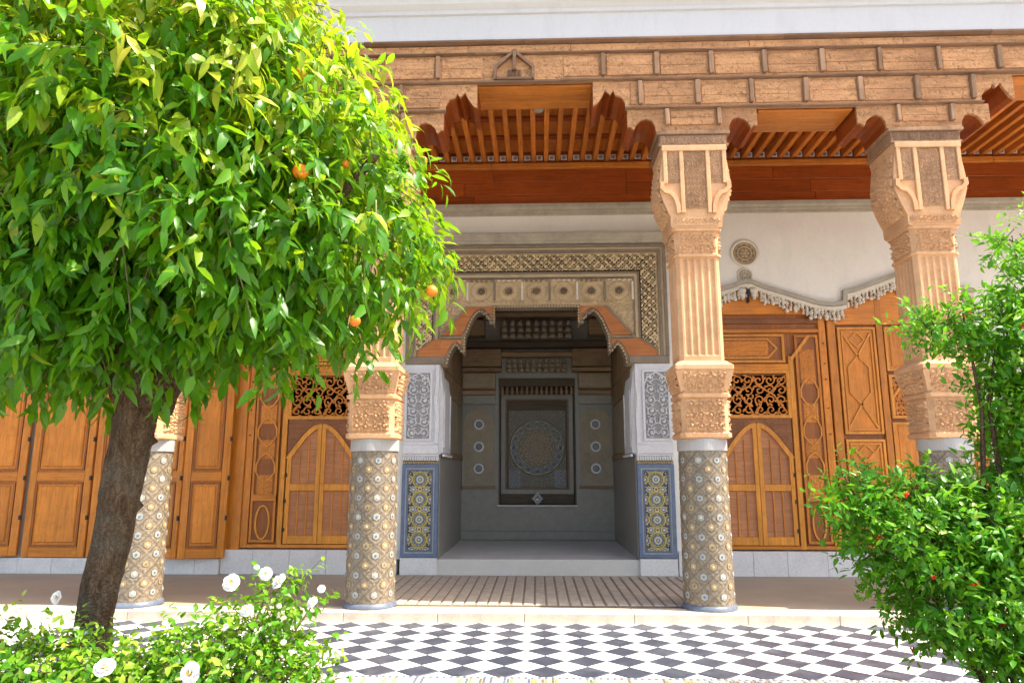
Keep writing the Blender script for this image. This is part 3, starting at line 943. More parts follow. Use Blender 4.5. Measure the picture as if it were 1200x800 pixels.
# wall medallions
def medallion(x, z, r, label):
    t = thing('wall_medallion', (x, YW, z), label, 'medallion', 'round carved medallions on the wall')
    m = MB(); m.smooth = True; m.ring(x, z, YW + .002, r * .78, r, .035, 36); m.build('rim', M['ivory'], t)
    m = MB(); m.disc(x, z, YW + .002, r * .79, .008, 32); m.build('ground', M['frame_mould'], t)
    m = MB(); m.smooth = True
    m.ring(x, z, YW - .004, r * .42, r * .52, .018, 30); m.ring(x, z, YW - .004, r * .66, r * .72, .014, 30)
    for k in range(10):
        a = k * math.pi / 5
        m.disc(x + r * .60 * math.cos(a), z + r * .60 * math.sin(a), YW - .004, r * .055, .012, 8, .004)
    for k in range(6):
        a = k * math.pi / 3
        m.disc(x + r * .24 * math.cos(a), z + r * .24 * math.sin(a), YW - .004, r * .10, .012, 8, .006)
    m.disc(x, z, YW - .004, r * .12, .014, 10, .008)
    m.build('carving', M['frame_stucco'] if r > .15 else M['ivory'], t)
medallion(3.37, 5.10, .235, 'large round carved medallion high on the plaster right of the niche')
medallion(3.35, 4.73, .125, 'small round medallion directly under the larger one, above the arch peak')

# ================================================================== STUCCO ARCH VALANCES
def valance(pts, label):
    xs = [p[0] for p in pts]
    t = thing('stucco_valance', (sum(xs) / len(xs), YW, 4.2), label, 'moulding', 'lace stucco valances over the doors')
    m = MB(); m.strip([(x, z + .035) for x, z in pts], .07, YW - .07, YW + .005); m.build('top_moulding', M['cornice'], t)
    m = MB(); m.strip([(x, z - .035) for x, z in pts], .055, YW - .045, YW + .02); m.build('inner_moulding', M['ivory'], t)
    # lace band: many overlapping carved bosses hanging beneath the moulding
    m = MB(); m.smooth = True
    P = [Vector(p) for p in pts]
    for a, b in zip(P[:-1], P[1:]):
        L = (b - a).length; n = max(1, int(L / .055))
        if abs(b.x - a.x) < .05: continue
        for i in range(n):
            p = a.lerp(b, (i + .5) / n)
            drop = .13 + .06 * abs(math.sin((p.x) * 9.0))
            k = 0; zz = .07
            while zz < drop + .05:
                m.disc(p.x + random.uniform(-.012, .012), p.y - zz, YW + .005, random.uniform(.018, .036), random.uniform(.012, .030), 7, .016)
                zz += .042; k += 1
    m.build('lace_carving', M['ivory'], t, kind='stuff')
    return t
v1 = valance(ARCH, 'carved ivory stucco valance curving over the doors on the right of the niche')
m = MB(); m.smooth = True
for s in (-1, 1):
    for z, r in ((4.47, .06), (4.40, .045), (4.35, .03)):
        m.disc(3.38 + s * .09, z, YW - .02, r, .03, 12, .02)
m.build('pendant_drop', M['ivory'], v1)
m = MB(); m.box(3.365, 3.395, YW - .05, YW + .02, 4.28, 4.50, .005); m.build('iron_pin', M['dark_metal'], v1)
valance(mir(ARCH), 'carved ivory stucco valance curving over the doors left of the niche, behind the orange tree')

# ================================================================== DOORS
YD = 11.27
def rectm(m, x0, x1, z0, z1, w, y0, y1):
    """four mitred bars round a rectangle"""
    m.strip([(x0 + w / 2, z0 + w / 2), (x1 - w / 2, z0 + w / 2), (x1 - w / 2, z1 - w / 2), (x0 + w / 2, z1 - w / 2)], w, y0, y1, closed=True)
def panel(root, x0, x1, z0, z1, y, mat='door_z', fmat='door_light', w=.035, raise_=.018):
    p = MB().box(x0 + w * .6, x1 - w * .6, y - .008, y + .01, z0 + w * .6, z1 - w * .6, .002)
    if x1 - x0 > .28 and z1 - z0 > .3:
        p.box(x0 + w * 2.2, x1 - w * 2.2, y - raise_, y - .008, z0 + w * 2.2, z1 - w * 2.2, .012)
    p.build('panel', M[mat], root)
    m = MB(); rectm(m, x0, x1, z0, z1, w, y - .026, y + .004); m.build('panel_moulding', M[fmat], root)

def ogee(cx, hw, z_edge, z_top, n=9):
    pts = []
    for i in range(2 * n + 1):
        t = (i - n) / n; a = abs(t)
        f = 0.5 + 0.5 * math.cos(math.pi * a)
        g = f ** .55
        pts.append((cx + t * hw, z_edge + (z_top - z_edge) * g))
    return pts

def grille(root, x0, x1, z0, z1, y):
    """pierced scrollwork"""
    m = MB(); cw = (x1 - x0); ch = (z1 - z0)
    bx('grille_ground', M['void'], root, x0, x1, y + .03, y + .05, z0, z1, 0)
    n = 6; w = cw / n; nz = max(2, round(ch / w)); h = ch / nz
    rr = random.Random(3)
    for i in range(n):
        for j in range(nz):
            cx, cz = x0 + (i + .5) * w, z0 + (j + .5) * h
            sg = 1 if (i < n / 2) else -1
            r0 = min(w, h) * .5; a0 = .8 * sg + j * 1.7 * sg
            pts = [(cx + r0 * (1 - k / 15 * .8) * math.cos(a0 + sg * k * .48), cz + r0 * (1 - k / 15 * .8) * math.sin(a0 + sg * k * .48)) for k in range(16)]
            m.strip(pts, .019, y - .016, y + .012)
            for q in range(3):
                a = a0 + q * 2.1
                m.strip([(cx + r0 * .9 * math.cos(a), cz + r0 * .9 * math.sin(a)), (cx + r0 * 1.35 * math.cos(a + .5), cz + r0 * 1.35 * math.sin(a + .5))], .026, y - .014, y + .01)
    # diagonal interlace through the middle
    cx = (x0 + x1) / 2
    for s in (-1, 1):
        m.strip([(cx + s * cw * .48, z0 + ch * .08), (cx + s * cw * .3, z0 + ch * .5), (cx + s * cw * .05, z0 + ch * .75), (cx, z1 - .01)], .02, y - .02, y + .012)
        m.strip([(cx + s * .02, z0 + .01), (cx + s * cw * .12, z0 + ch * .35), (cx + s * cw * .34, z0 + ch * .72), (cx + s * cw * .46, z1 - .02)], .018, y - .018, y + .012)
    m.build('carved_grille', M['door_x'], root)

def giant_leaf(xa, xb, wick_in_left, label, group='tall cedar door leaves', zt=4.22):
    """one tall leaf xa..xb with a wicket; wick_in_left: the wicket stands at the low-x side"""
    t = thing('cedar_door_leaf', ((xa + xb) / 2, YD, .46), label, 'door', group)
    z0 = .475
    bx('leaf_board', M['door_dark'], t, xa, xb, YD + .02, YD + .06, z0, zt + .5, .004)
    W = xb - xa
    f = (lambda a: xa + a) if wick_in_left else (lambda a: xb - a)
    def B(name, mat, a0, a1, y0, y1, za, zb, c=.006):
        p, q = f(a0), f(a1)
        return bx(name, M[mat], t, min(p, q), max(p, q), y0, y1, za, zb, c)
    S = W  # distances measured from the wicket side
    # stiles and rails
    B('stile', 'door_z', 0, .12, YD - .03, YD + .02, z0, zt + .45)
    B('stile', 'door_z', S - .11, S, YD - .03, YD + .02, z0, zt + .45)
    B('stile', 'door_light', 1.66, 1.74, YD - .035, YD + .02, z0, 3.42)
    B('stile', 'door_z', .46, .54, YD - .035, YD + .02, z0, 3.28)
    B('rail', 'door_x', .12, S - .11, YD - .028, YD + .02, z0, .53)
    B('rail', 'door_x', .12, 1.66, YD - .040, YD + .02, 3.20, 3.30)
    B('rail', 'door_x', .12, S - .11, YD - .026, YD + .02, 3.80, 3.86)
    B('rail', 'spandrel', .12, S - .11, YD - .022, YD + .02, 3.95, 4.03)
    B('rail', 'door_x', .12, S - .11, YD - .034, YD + .02, 4.10, 4.75)
    # upper carved panel over the wicket
    p, q = sorted((f(.16), f(1.62)))
    MB().box(p, q, YD - .005, YD + .02, 3.32, 3.78, .003).build('panel', M['door_dark'], t)
    m = MB(); rectm(m, p, q, 3.32, 3.78, .04, YD - .028, YD + .004)
    cx = (p + q) / 2
    m.strip([(p + .12, 3.55), (p + .26, 3.70), (q - .26, 3.70), (q - .12, 3.55), (q - .26, 3.40), (p + .26, 3.40)], .03, YD - .022, YD + .004, closed=True)
    m.build('panel_moulding', M['door_light'], t)
    relief('carved_panel', floral(q - p - .5, .24, .013, .13, 71), q - p - .5, .24, .016, M['door_x'], t, (p + .25, YD - .008, 3.43))
    # diagonal brace joining wicket head to the tall band
    a, b = f(1.60), f(S - .18)
    m = MB(); m.strip([(f(1.70), 3.36), (f(S - .28), 3.74)], .05, YD - .045, YD + .002); m.build('brace', M['door_light'], t)
    # tall carved band
    p, q = sorted((f(1.78), f(S - .13)))
    MB().box(p, q, YD - .006, YD + .02, .56, 3.76, .003).build('panel', M['door_dark'], t)
    m = MB(); rectm(m, p, q, .56, 3.76, .035, YD - .030, YD + .004); m.build('panel_moulding', M['door_z'], t)
    cx = (p + q) / 2; hw = (q - p) / 2 - .05
    m = MB()
    for zc in (2.88, 2.28, 1.72):
        m.strip([(cx - hw, zc - .10), (cx - hw, zc + .02), (cx - hw * .6, zc + .14), (cx, zc + .20), (cx + hw * .6, zc + .14), (cx + hw, zc + .02), (cx + hw, zc - .10)], .022, YD - .030, YD + .002)
        m.strip([(cx - hw, zc - .10), (cx - hw * .5, zc - .2), (cx, zc - .26), (cx + hw * .5, zc - .2), (cx + hw, zc - .10)], .020, YD - .026, YD + .002)
    m.build('arch_moulding', M['door_light'], t)
    for zc, hh in ((3.1, .55), (2.5, .3), (1.95, .3), (1.38, .32)):
        relief('carved_panel', floral(hw * 1.7, hh, .012, .11, int(zc * 10)), hw * 1.7, hh, .016, M['door_z'], t, (cx - hw * .85, YD - .010, zc - .12))
    B('rail', 'door_x', 1.78, S - .13, YD - .034, YD + .01, 1.18, 1.28)
    # lower oval panel of the band
    m = MB(); el = [(cx + hw * .72 * math.cos(k * math.pi / 12), .86 + .25 * math.sin(k * math.pi / 12)) for k in range(24)]
    m.strip(el, .024, YD - .03, YD + .002, closed=True); m.build('oval_moulding', M['door_light'], t)
    # wicket: grille, spandrel, two arched shutters
    c0_, c1_ = sorted((f(.54), f(1.66)))
    wx = (c0_ + c1_) / 2
    grille(t, c0_ + .05, c1_ - .05, 2.50, 3.12, YD - .01)
    m = MB(); rectm(m, c0_, c1_, 2.45, 3.20, .05, YD - .04, YD + .01); m.build('grille_frame', M['door_light'], t)
    arch = ogee(wx, .53, 1.86, 2.38)
    m = MB(); poly = [(x, z) for x, z in arch] + [(c1_ - .02, 1.86), (c1_ - .02, 2.45), (c0_ + .02, 2.45), (c0_ + .02, 1.86)]
    m.ext(poly, YD - .022, YD + .01); m.build('spandrel', M['spandrel'], t)
    mask_w = c1_ - c0_ - .06
    H = floral(mask_w, .58, .013, .10, 77)
    X, Z = np.meshgrid(np.linspace(c0_ + .03, c1_ - .03, H.shape[1]), np.linspace(1.87, 2.45, H.shape[0]))
    az = np.interp(X, [a_[0] for a_ in arch], [a_[1] for a_ in arch])
    relief('spandrel_carving', H, mask_w, .58, .014, M['spandrel'], t, (c0_ + .03, YD - .024, 1.87), mask=(Z > az + .05))
    for s in (-1, 1):
        e0, e1 = sorted((wx + s * .004, wx + s * .53))
        arc = [(x, z - .035) for x, z in arch if (x - wx) * s >= -1e-6]
        arc = sorted(arc)
        if s > 0: arc[0] = (wx + .004, arc[0][1])
        else: arc[-1] = (wx - .004, arc[-1][1])
        poly = [(e0, .54), (e1, .54)] + arc[::-1]
        sh = MB().ext(poly, YD - .006, YD + .008).build('shutter', M['mesh_panel'], t)
        m = MB()
        m.strip(arc, .065, YD - .045, YD - .004)
        m.strip([(wx + s * .035, .54), (wx + s * .035, 2.34)], .062, YD - .042, YD - .004)
        m.strip([(wx + s * .50, .54), (wx + s * .50, 1.86)], .062, YD - .042, YD - .004)
        m.build('shutter_frame', M['door_light'], sh)
        m = MB()
        a_, b_ = sorted((wx + s * .067, wx + s * .468))
        m.box(a_, b_, YD - .038, YD - .006, .54, .66, .004); m.box(a_, b_, YD - .038, YD - .006, 1.34, 1.44, .004)
        m.build('shutter_rail', M['door_light'], sh)
        for u in (.20, .34):
            X0 = wx + s * u
            MB().box(X0 - .012, X0 + .012, YD - .022, YD - .004, .66, 1.34, .003).build('glazing_bar', M['door_z'], sh)
            MB().box(X0 - .010, X0 + .010, YD - .022, YD - .004, 1.44, 2.12 if u < .3 else 1.95, .003).build('glazing_bar', M['door_z'], sh)
        m = MB()
        for zz in (.72, 1.15, 1.55):
            m.box(wx + s * .515, wx + s * .545, YD - .055, YD - .03, zz, zz + .06, .004)
        m.build('hinge', M['dark_metal'], sh)
    # iron bolts at the meeting stile
    m = MB()
    for zz in (3.05, 3.3, 3.62, 2.6, 2.2):
        m.disc(f(S - .05), zz, YD - .03, .012, .01, 8)
    m.build('bolt', M['dark_metal'], t)
    return t
giant_leaf(2.30, 4.575, True, 'orange cedar door leaf with arched shutters right beside the column')
giant_leaf(-4.605, -2.30, False, 'orange cedar door leaf with arched shutters and scroll grille left of the niche column')
# right-hand leaf with mitred diamond panels
t = thing('cedar_door_leaf', (5.75, YD, .46), 'orange cedar door leaf with mitred diamond panel behind the red flowered bush', 'door', 'tall cedar door leaves')
bx('leaf_board', M['door_dark'], t, 4.605, 6.88, YD + .02, YD + .06, .475, 4.75, .004)
for a, b in ((4.605, 4.73), (5.37, 5.47), (6.02, 6.10), (6.76, 6.88)):
    bx('stile', M['door_z'], t, a, b, YD - .03, YD + .02, .475, 4.75)
for a, b in ((.475, .58), (3.92, 4.75)):
    bx('rail', M['door_x'], t, 4.732, 6.758, YD - .025, YD + .02, a, b)
for (z0, z1) in ((2.20, 3.88), (.62, 2.12)):
    p, q = 4.76, 5.35
    MB().box(p, q, YD - .004, YD + .02, z0, z1, .003).build('panel', M['door_z'], t)
    m = MB(); rectm(m, p, q, z0, z1, .035, YD - .03, YD + .004); rectm(m, p + .06, q - .06, z0 + .06, z1 - .06, .022, YD - .022, YD + .004)
    m.build('panel_moulding', M['door_light'], t)
    m = MB()
    cx, cz = (p + q) / 2, (z0 + z1) / 2
    m.strip([(p + .08, z1 - .1), (cx, cz + .38), (q - .08, z1 - .1)], .03, YD - .026, YD)
    m.strip([(p + .08, z0 + .1), (cx, cz - .38), (q - .08, z0 + .1)], .03, YD - .026, YD)
    m.strip([(cx, cz + .38), (cx + .16, cz + .2), (cx + .16, cz - .2), (cx, cz - .38), (cx - .16, cz - .2), (cx - .16, cz + .2)], .03, YD - .026, YD, closed=True)
    m.strip([(cx, z1 - .08), (cx + .12, z1 - .20), (cx, z1 - .32), (cx - .12, z1 - .20)], .022, YD - .024, YD, closed=True)
    m.build('diamond_moulding', M['door_light'], t)
for (p, q) in ((5.49, 6.0), (6.12, 6.74)):
    grille(t, p + .04, q - .04, 2.50, 3.05, YD - .01)
    m = MB(); rectm(m, p, q, 2.44, 3.12, .045, YD - .04, YD + .01)
    m.strip([(p + .03, 2.46), (p + .03, 2.75), ((p + q) / 2, 3.05), (q - .03, 2.75), (q - .03, 2.46)], .035, YD - .045, YD + .01)
    m.build('grille_frame', M['door_light'], t)
    panel(t, p, q, 3.18, 3.88, YD, 'door_z')
    panel(t, p, q, 1.50, 2.38, YD, 'door_z')
    panel(t, p, q, .62, 1.42, YD, 'door_z')

def plain_leaf(xa, ya, xb, yb, z0, z1, label, group='open panelled cedar doors on the left', midz=1.55):
    """a hinged two-panel leaf standing between two plan points"""
    d = Vector((xb - xa, yb - ya)); L = d.length; ang = math.atan2(d.y, d.x)
    t = thing('panelled_door', (0, 0, 0), label, 'door', group)
    MB().box(0, L, 0, .05, z0, z1, .005).build('leaf_board', M['door_z'], t)
    sw = min(.11, L * .2)
    for a, b in ((0, sw), (L - sw, L)):
        MB().box(a, b, -.022, 0, z0, z1, .005).build('stile', M['door_z'], t)
    for a, b in ((z0, z0 + .14), (midz - .06, midz + .08), (2.95, 3.05), (z1 - .12, z1)):
        MB().box(sw + .002, L - sw - .002, -.020, 0, a, b, .005).build('rail', M['door_x'], t)
    for a, b in ((z0 + .16, midz - .08), (midz + .10, 2.93), (3.07, z1 - .14)):
        if L - 2 * sw > .1: panel(t, sw + .01, L - sw - .01, a, b, -.002, 'door_z', 'door_dark', .028, .03)
    m = MB()
    for zz in (.9, 1.5, 2.1):
        m.box(L - .02, L + .012, -.035, -.005, zz, zz + .07, .003)
    m.build('hinge', M['dark_metal'], t)
    t.location = (xa, ya, 0); t.rotation_euler = (0, 0, ang)
    # sit the empty at the foot of the leaf
    t.location.z = z0
    for c in t.children: c.location.z -= z0
    return t
bx('door_post', M['door_z'], bw, -4.86, -4.607, YD - .06, YD + .12, .33, 4.75)
plain_leaf(-5.44, 10.98, -4.78, 11.10, .34, 4.3, 'two panelled cedar door right of the column behind the tree trunk')
plain_leaf(-5.90, 11.14, -5.46, 10.98, .34, 4.3, 'narrow folded cedar door leaf between the mosaic column and the wider two panelled door')
plain_leaf(-6.94, 11.13, -5.93, 11.16, .34, 4.3, 'cedar door leaf almost hidden by the dark tree trunk')
plain_leaf(-7.96, 11.13, -6.97, 11.12, .34, 4.3, 'two panelled cedar door left of the tree trunk')
plain_leaf(-8.95, 10.92, -8.02, 11.10, .36, 4.3, 'cedar door leaf at the far left edge of the picture')

# ================================================================== NICHE
ni = thing('wall_niche', (0, 12.8, 0.1), 'deep shaded niche with grey walls and painted arch panel at its back', 'niche')
NW, NB = 1.53, 14.4
# floor slab and front riser
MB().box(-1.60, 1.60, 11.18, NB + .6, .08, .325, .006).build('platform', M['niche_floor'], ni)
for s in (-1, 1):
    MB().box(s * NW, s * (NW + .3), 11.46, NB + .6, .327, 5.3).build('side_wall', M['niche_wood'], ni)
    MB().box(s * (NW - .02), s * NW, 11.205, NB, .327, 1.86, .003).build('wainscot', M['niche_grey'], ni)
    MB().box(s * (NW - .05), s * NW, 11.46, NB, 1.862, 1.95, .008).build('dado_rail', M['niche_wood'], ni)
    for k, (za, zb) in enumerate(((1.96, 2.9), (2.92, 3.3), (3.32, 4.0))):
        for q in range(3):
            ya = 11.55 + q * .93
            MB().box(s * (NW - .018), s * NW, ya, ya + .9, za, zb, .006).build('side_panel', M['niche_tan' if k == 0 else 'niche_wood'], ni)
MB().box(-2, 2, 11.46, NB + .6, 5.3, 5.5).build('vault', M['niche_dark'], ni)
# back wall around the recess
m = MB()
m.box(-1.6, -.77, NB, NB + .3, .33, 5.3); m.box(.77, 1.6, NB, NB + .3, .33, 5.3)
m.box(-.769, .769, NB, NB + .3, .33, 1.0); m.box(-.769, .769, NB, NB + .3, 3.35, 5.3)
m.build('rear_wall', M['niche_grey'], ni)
bx('skirting', M['niche_grey'], ni, -1.51, 1.51, NB - .06, NB, .327, .50, .01)
bx('sill', M['skirt'], ni, -.80, .80, NB - .05, NB + .02, .965, .995, .004)
# side panels with medallions
for s in (-1, 1):
    x0, x1 = sorted((s * .83, s * 1.50))
    cx = (x0 + x1) / 2
    bx('ledge', M['niche_wood'], ni, x0, x1, NB - .05, NB + .002, 1.31, 1.37, .006)
    m = MB(); top = 2.62
    outl = [(x0 + .03, 1.38), (x1 - .03, 1.38), (x1 - .03, top)] + [(cx + (.30) * math.cos(a), top + .25 * math.sin(a)) for a in np.linspace(.15, math.pi - .15, 9)] + [(x0 + .03, top)]
    m.ext(outl, NB - .03, NB + .002); pn = m.build('stucco_panel', M['niche_tan'], ni)
    relief('panel_carving', floral(.56, 1.2, .016, .14, 80), .56, 1.2, .008, M['niche_tan'], pn, (cx - .28, NB - .032, 1.42))
    for zc in (1.70, 2.13, 2.57):
        m = MB(); m.smooth = True; m.cur = 0; m.ring(cx, zc, NB - .030, .065, .105, .022, 24)
        m.cur = 1; m.disc(cx, zc, NB - .030, .067, .008, 16)
        m.cur = 2
        for k in range(6):
            m.disc(cx + .036 * math.cos(k * 1.047), zc + .036 * math.sin(k * 1.047), NB - .036, .014, .008, 6)
        m.disc(cx, zc, NB - .036, .014, .010, 8)
        m.build('medallion', [M['white_marble'], M['blue_ring'], M['white_glaze']], pn)
    m = MB(); rectm(m, x0, x1, 1.37, 2.96, .03, NB - .035, NB + .002); m.build('panel_frame', M['niche_grey'], ni)
    bx('frieze_band', M['niche_grey'], ni, x0, x1, NB - .06, NB + .002, 2.98, 3.16, .008)
    bx('cornice', M['niche_wood'], ni, x0 , x1, NB - .10, NB + .002, 3.165, 3.25, .008)
    # stacked timber boxes above
    for za, zb, d in ((3.28, 3.60, .16), (3.62, 3.70, .22), (3.72, 4.08, .24)):
        b_ = bx('timber_block', M['niche_wood'], ni, x0 - (0.12 if s > 0 and d > .2 else 0), x1 + (0.12 if s < 0 and d > .2 else 0), NB - d, NB + .002, za, zb, .01)
    relief('block_carving', floral(.62, .24, .016, .12, 84), .62, .24, .015, M['niche_tan'], ni, (cx - .31, NB - .163, 3.32))
# recess in the middle
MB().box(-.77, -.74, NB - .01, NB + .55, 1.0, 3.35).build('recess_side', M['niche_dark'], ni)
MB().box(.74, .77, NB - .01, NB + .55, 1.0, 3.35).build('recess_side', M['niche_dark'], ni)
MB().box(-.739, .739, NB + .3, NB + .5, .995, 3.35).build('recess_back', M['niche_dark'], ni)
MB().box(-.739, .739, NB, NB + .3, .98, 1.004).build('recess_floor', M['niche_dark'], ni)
yb = NB + .29
m = MB(); rectm(m, -.735, .735, 1.20, 3.20, .085, yb - .03, yb + .012); m.build('panel_frame', M['niche_grey'], ni)
m = MB(); rectm(m, -.645, .645, 1.29, 3.11, .03, yb - .045, yb + .01); m.build('inner_frame', M['niche_wood'], ni)
du = .0125
H0 = floral(1.17, 1.56, du, .10, 90)
def archcol(X, Z, H):
    cx, cz = .585, .80
    r = np.hypot(X - cx, (Z - cz))
    th = np.arctan2(Z - cz, X - cx)
    C = np.full(X.shape + (3,), .0); C[:] = (.10, .09, .07)
    C[H > .35] = (.22, .19, .13)
    ins = r < .36
    C[ins] = (.15, .115, .07); C[ins & (np.sin(th * 16) * np.sin(r * 60) > .25)] = (.26, .19, .10); C[ins & (np.sin(th * 16 + r * 20) * np.sin(th * 16 - r * 20) > .75)] = (.07, .08, .10)
    ring = (r > .40) & (r < .54)
    C[ring] = (.14, .15, .14)
    for k in range(16):
        a = k * math.pi / 8
        px, pz = cx + .47 * math.cos(a), cz + .47 * math.sin(a)
        d = np.hypot(X - px, Z - pz)
        C[d < .060] = (.26, .25, .20) if Z.max() else 0
        C[d < .040] = (.07, .10, .17) if math.sin(a) < 0.1 else (.11, .12, .10)
    C[(r > .385) & (r < .40)] = (.30, .28, .22); C[(r > .53) & (r < .545)] = (.33, .30, .23)
    low = (Z < .36) & (np.abs(X - cx) > .34)
    C[low & (np.sin(Z * 90) * np.sin(X * 90) > .1)] = (.09, .15, .26)
    C[low & (np.sin(Z * 90) * np.sin(X * 90) < -.5)] = (.30, .20, .07)
    return np.clip(C * 1.5, 0, .8)
Xg, Zg = np.meshgrid(np.linspace(0, 1.17, H0.shape[1]), np.linspace(0, 1.56, H0.shape[0]))
rg_ = np.hypot(Xg - .585, Zg - .80)
H1 = H0 * .5
for k in range(16):
    a = k * math.pi / 8
    stamp(H1, .585 + .46 * math.cos(a), .80 + .46 * math.sin(a), .06, .06, 0, 1.3, du)
H1 = np.where((rg_ > .525) & (rg_ < .55), 1.6, H1); H1 = np.where((rg_ > .38) & (rg_ < .40), 1.3, H1)
relief('painted_arch_panel', H1, 1.17, 1.56, .028, M['paint'], ni, (-.585, yb - .004, 1.32), colf=archcol)
# fringe above the recess: dark turned drops
bx('lintel', M['niche_dark'], ni, -.768, .768, NB - .05, NB + .3, 3.33, 3.50, .01)
drop = MB(); drop.smooth = True
drop.lathe([(.006, 0), (.028, .03), (.034, .08), (.018, .11), (.024, .14), (.024, .17)], n=10)
dme = drop.mesh('turned_drop', M['niche_wood'])
for i in range(15):
    place('turned_drop', dme, (-.70 + i * .10, NB - .01, 3.16), ni)
# muqarnas rows: little hanging vaults
def muq(z, x0, x1, y, n, sz, mat):
    w = (x1 - x0) / n
    me = MB(); me.smooth = True
    for lay in range(3):
        a = .5 * w * (1 - lay * .22)
        me.loops([[(a * math.cos(q * math.pi / 4), -lay * sz * .22 + a * .7 * math.sin(q * math.pi / 4), sz * (.34 * lay)) for q in range(8)],
                  [(a * .86 * math.cos(q * math.pi / 4), -lay * sz * .22 + a * .6 * math.sin(q * math.pi / 4), sz * (.34 * lay + .30)) for q in range(8)]])
    mm = me.mesh('muqarnas_cell', M[mat])
    for i in range(n):
        place('muqarnas_cell', mm, (x0 + (i + .5) * w, y, z), ni)
muq(3.62, -.62, .62, NB - .12, 10, .26, 'niche_tan')
bx('timber_beam', M['niche_wood'], ni, -.72, .72, NB - .20, NB, 3.92, 4.02, .01)
bx('timber_beam', M['niche_dark'], ni, -1.5, 1.5, NB - .30, NB, 4.10, 4.22, .01)
muq(4.28, -.72, .72, NB - .30, 9, .34, 'niche_tan')
bx('timber_beam', M['niche_wood'], ni, -1.5, 1.5, NB - .42, NB, 4.70, 4.80, .01)
for k in range(6):
    a_ = -1.25 + k * .5
    bx('timber_block', M['niche_wood'], ni, a_ - .2, a_ + .2, NB - .36, NB, 4.34 if abs(a_) > .9 else 4.85, 4.66 if abs(a_) > .9 else 5.1, .01)
# little tiled fountain spout ornament under the arch panel
sp = thing('tile_rosette', (0, NB + .2, 1.14), 'small white diamond tile with dark centre below the arch panel in the niche', 'tile')
m = MB(); m.cur = 0
m.ext([(0, .99), (.115, 1.115), (0, 1.24), (-.115, 1.115)], NB + .02, NB + .05)
m.cur = 1; m.ext([(0, 1.045), (.062, 1.115), (0, 1.185), (-.062, 1.115)], NB + .012, NB + .0205)
m.cur = 0; m.disc(0, 1.10, NB + .012, .026, .008, 6)
m.build('tile', [M['white_marble'], M['dark_glaze']], sp)
m = MB(); m.ring(0, 1.115, NB + .02, .085, .11, .03, 4); m.build('rim', M['white_glaze'], sp)
bx('back_board', M['niche_dark'], sp, -.02, .02, NB + .05, NB + .295, 1.09, 1.14, .003)

# ---- niche piers (white carved block above, framed mosaic below)
def zel(X, Z, H):
    w = X.max(); C = np.zeros(X.shape + (3,)); C[:] = (.05, .055, .075)
    u = np.abs(X - w / 2) / (w / 2); per = .30
    zz = (Z % per) - per / 2
    r = np.hypot(X - w / 2, zz)
    def put(mask, c): C[mask] = c
    put(np.abs(np.sin(X * 62) * np.sin(Z * 62)) > .80, (.50, .48, .38))
    put((r > .085) & (r < .125), (.50, .40, .10)); put((r > .095) & (r < .105), (.07, .06, .06))
    put(r < .075, (.10, .20, .36)); put(r < .055, (.60, .52, .28)); put(r < .032, (.11, .16, .26)); put(r < .014, (.6, .55, .4))
    for sx in (-1, 1):
        rr = np.hypot(X - w / 2 - sx * w * .5, zz)
        put(rr < .065, (.55, .42, .10)); put(rr < .048, (.11, .13, .20)); put(rr < .028, (.58, .55, .42))
        rr = np.hypot(X - w / 2 - sx * w * .28, np.abs(zz) - per / 2)
        put(rr < .05, (.52, .42, .14)); put(rr < .034, (.08, .17, .34)); put(rr < .018, (.6, .57, .45))
    rr = np.hypot(X - w / 2, np.abs(zz) - per / 2)
    put(rr < .035, (.58, .50, .26)); put(rr < .018, (.20, .08, .04))
    return C
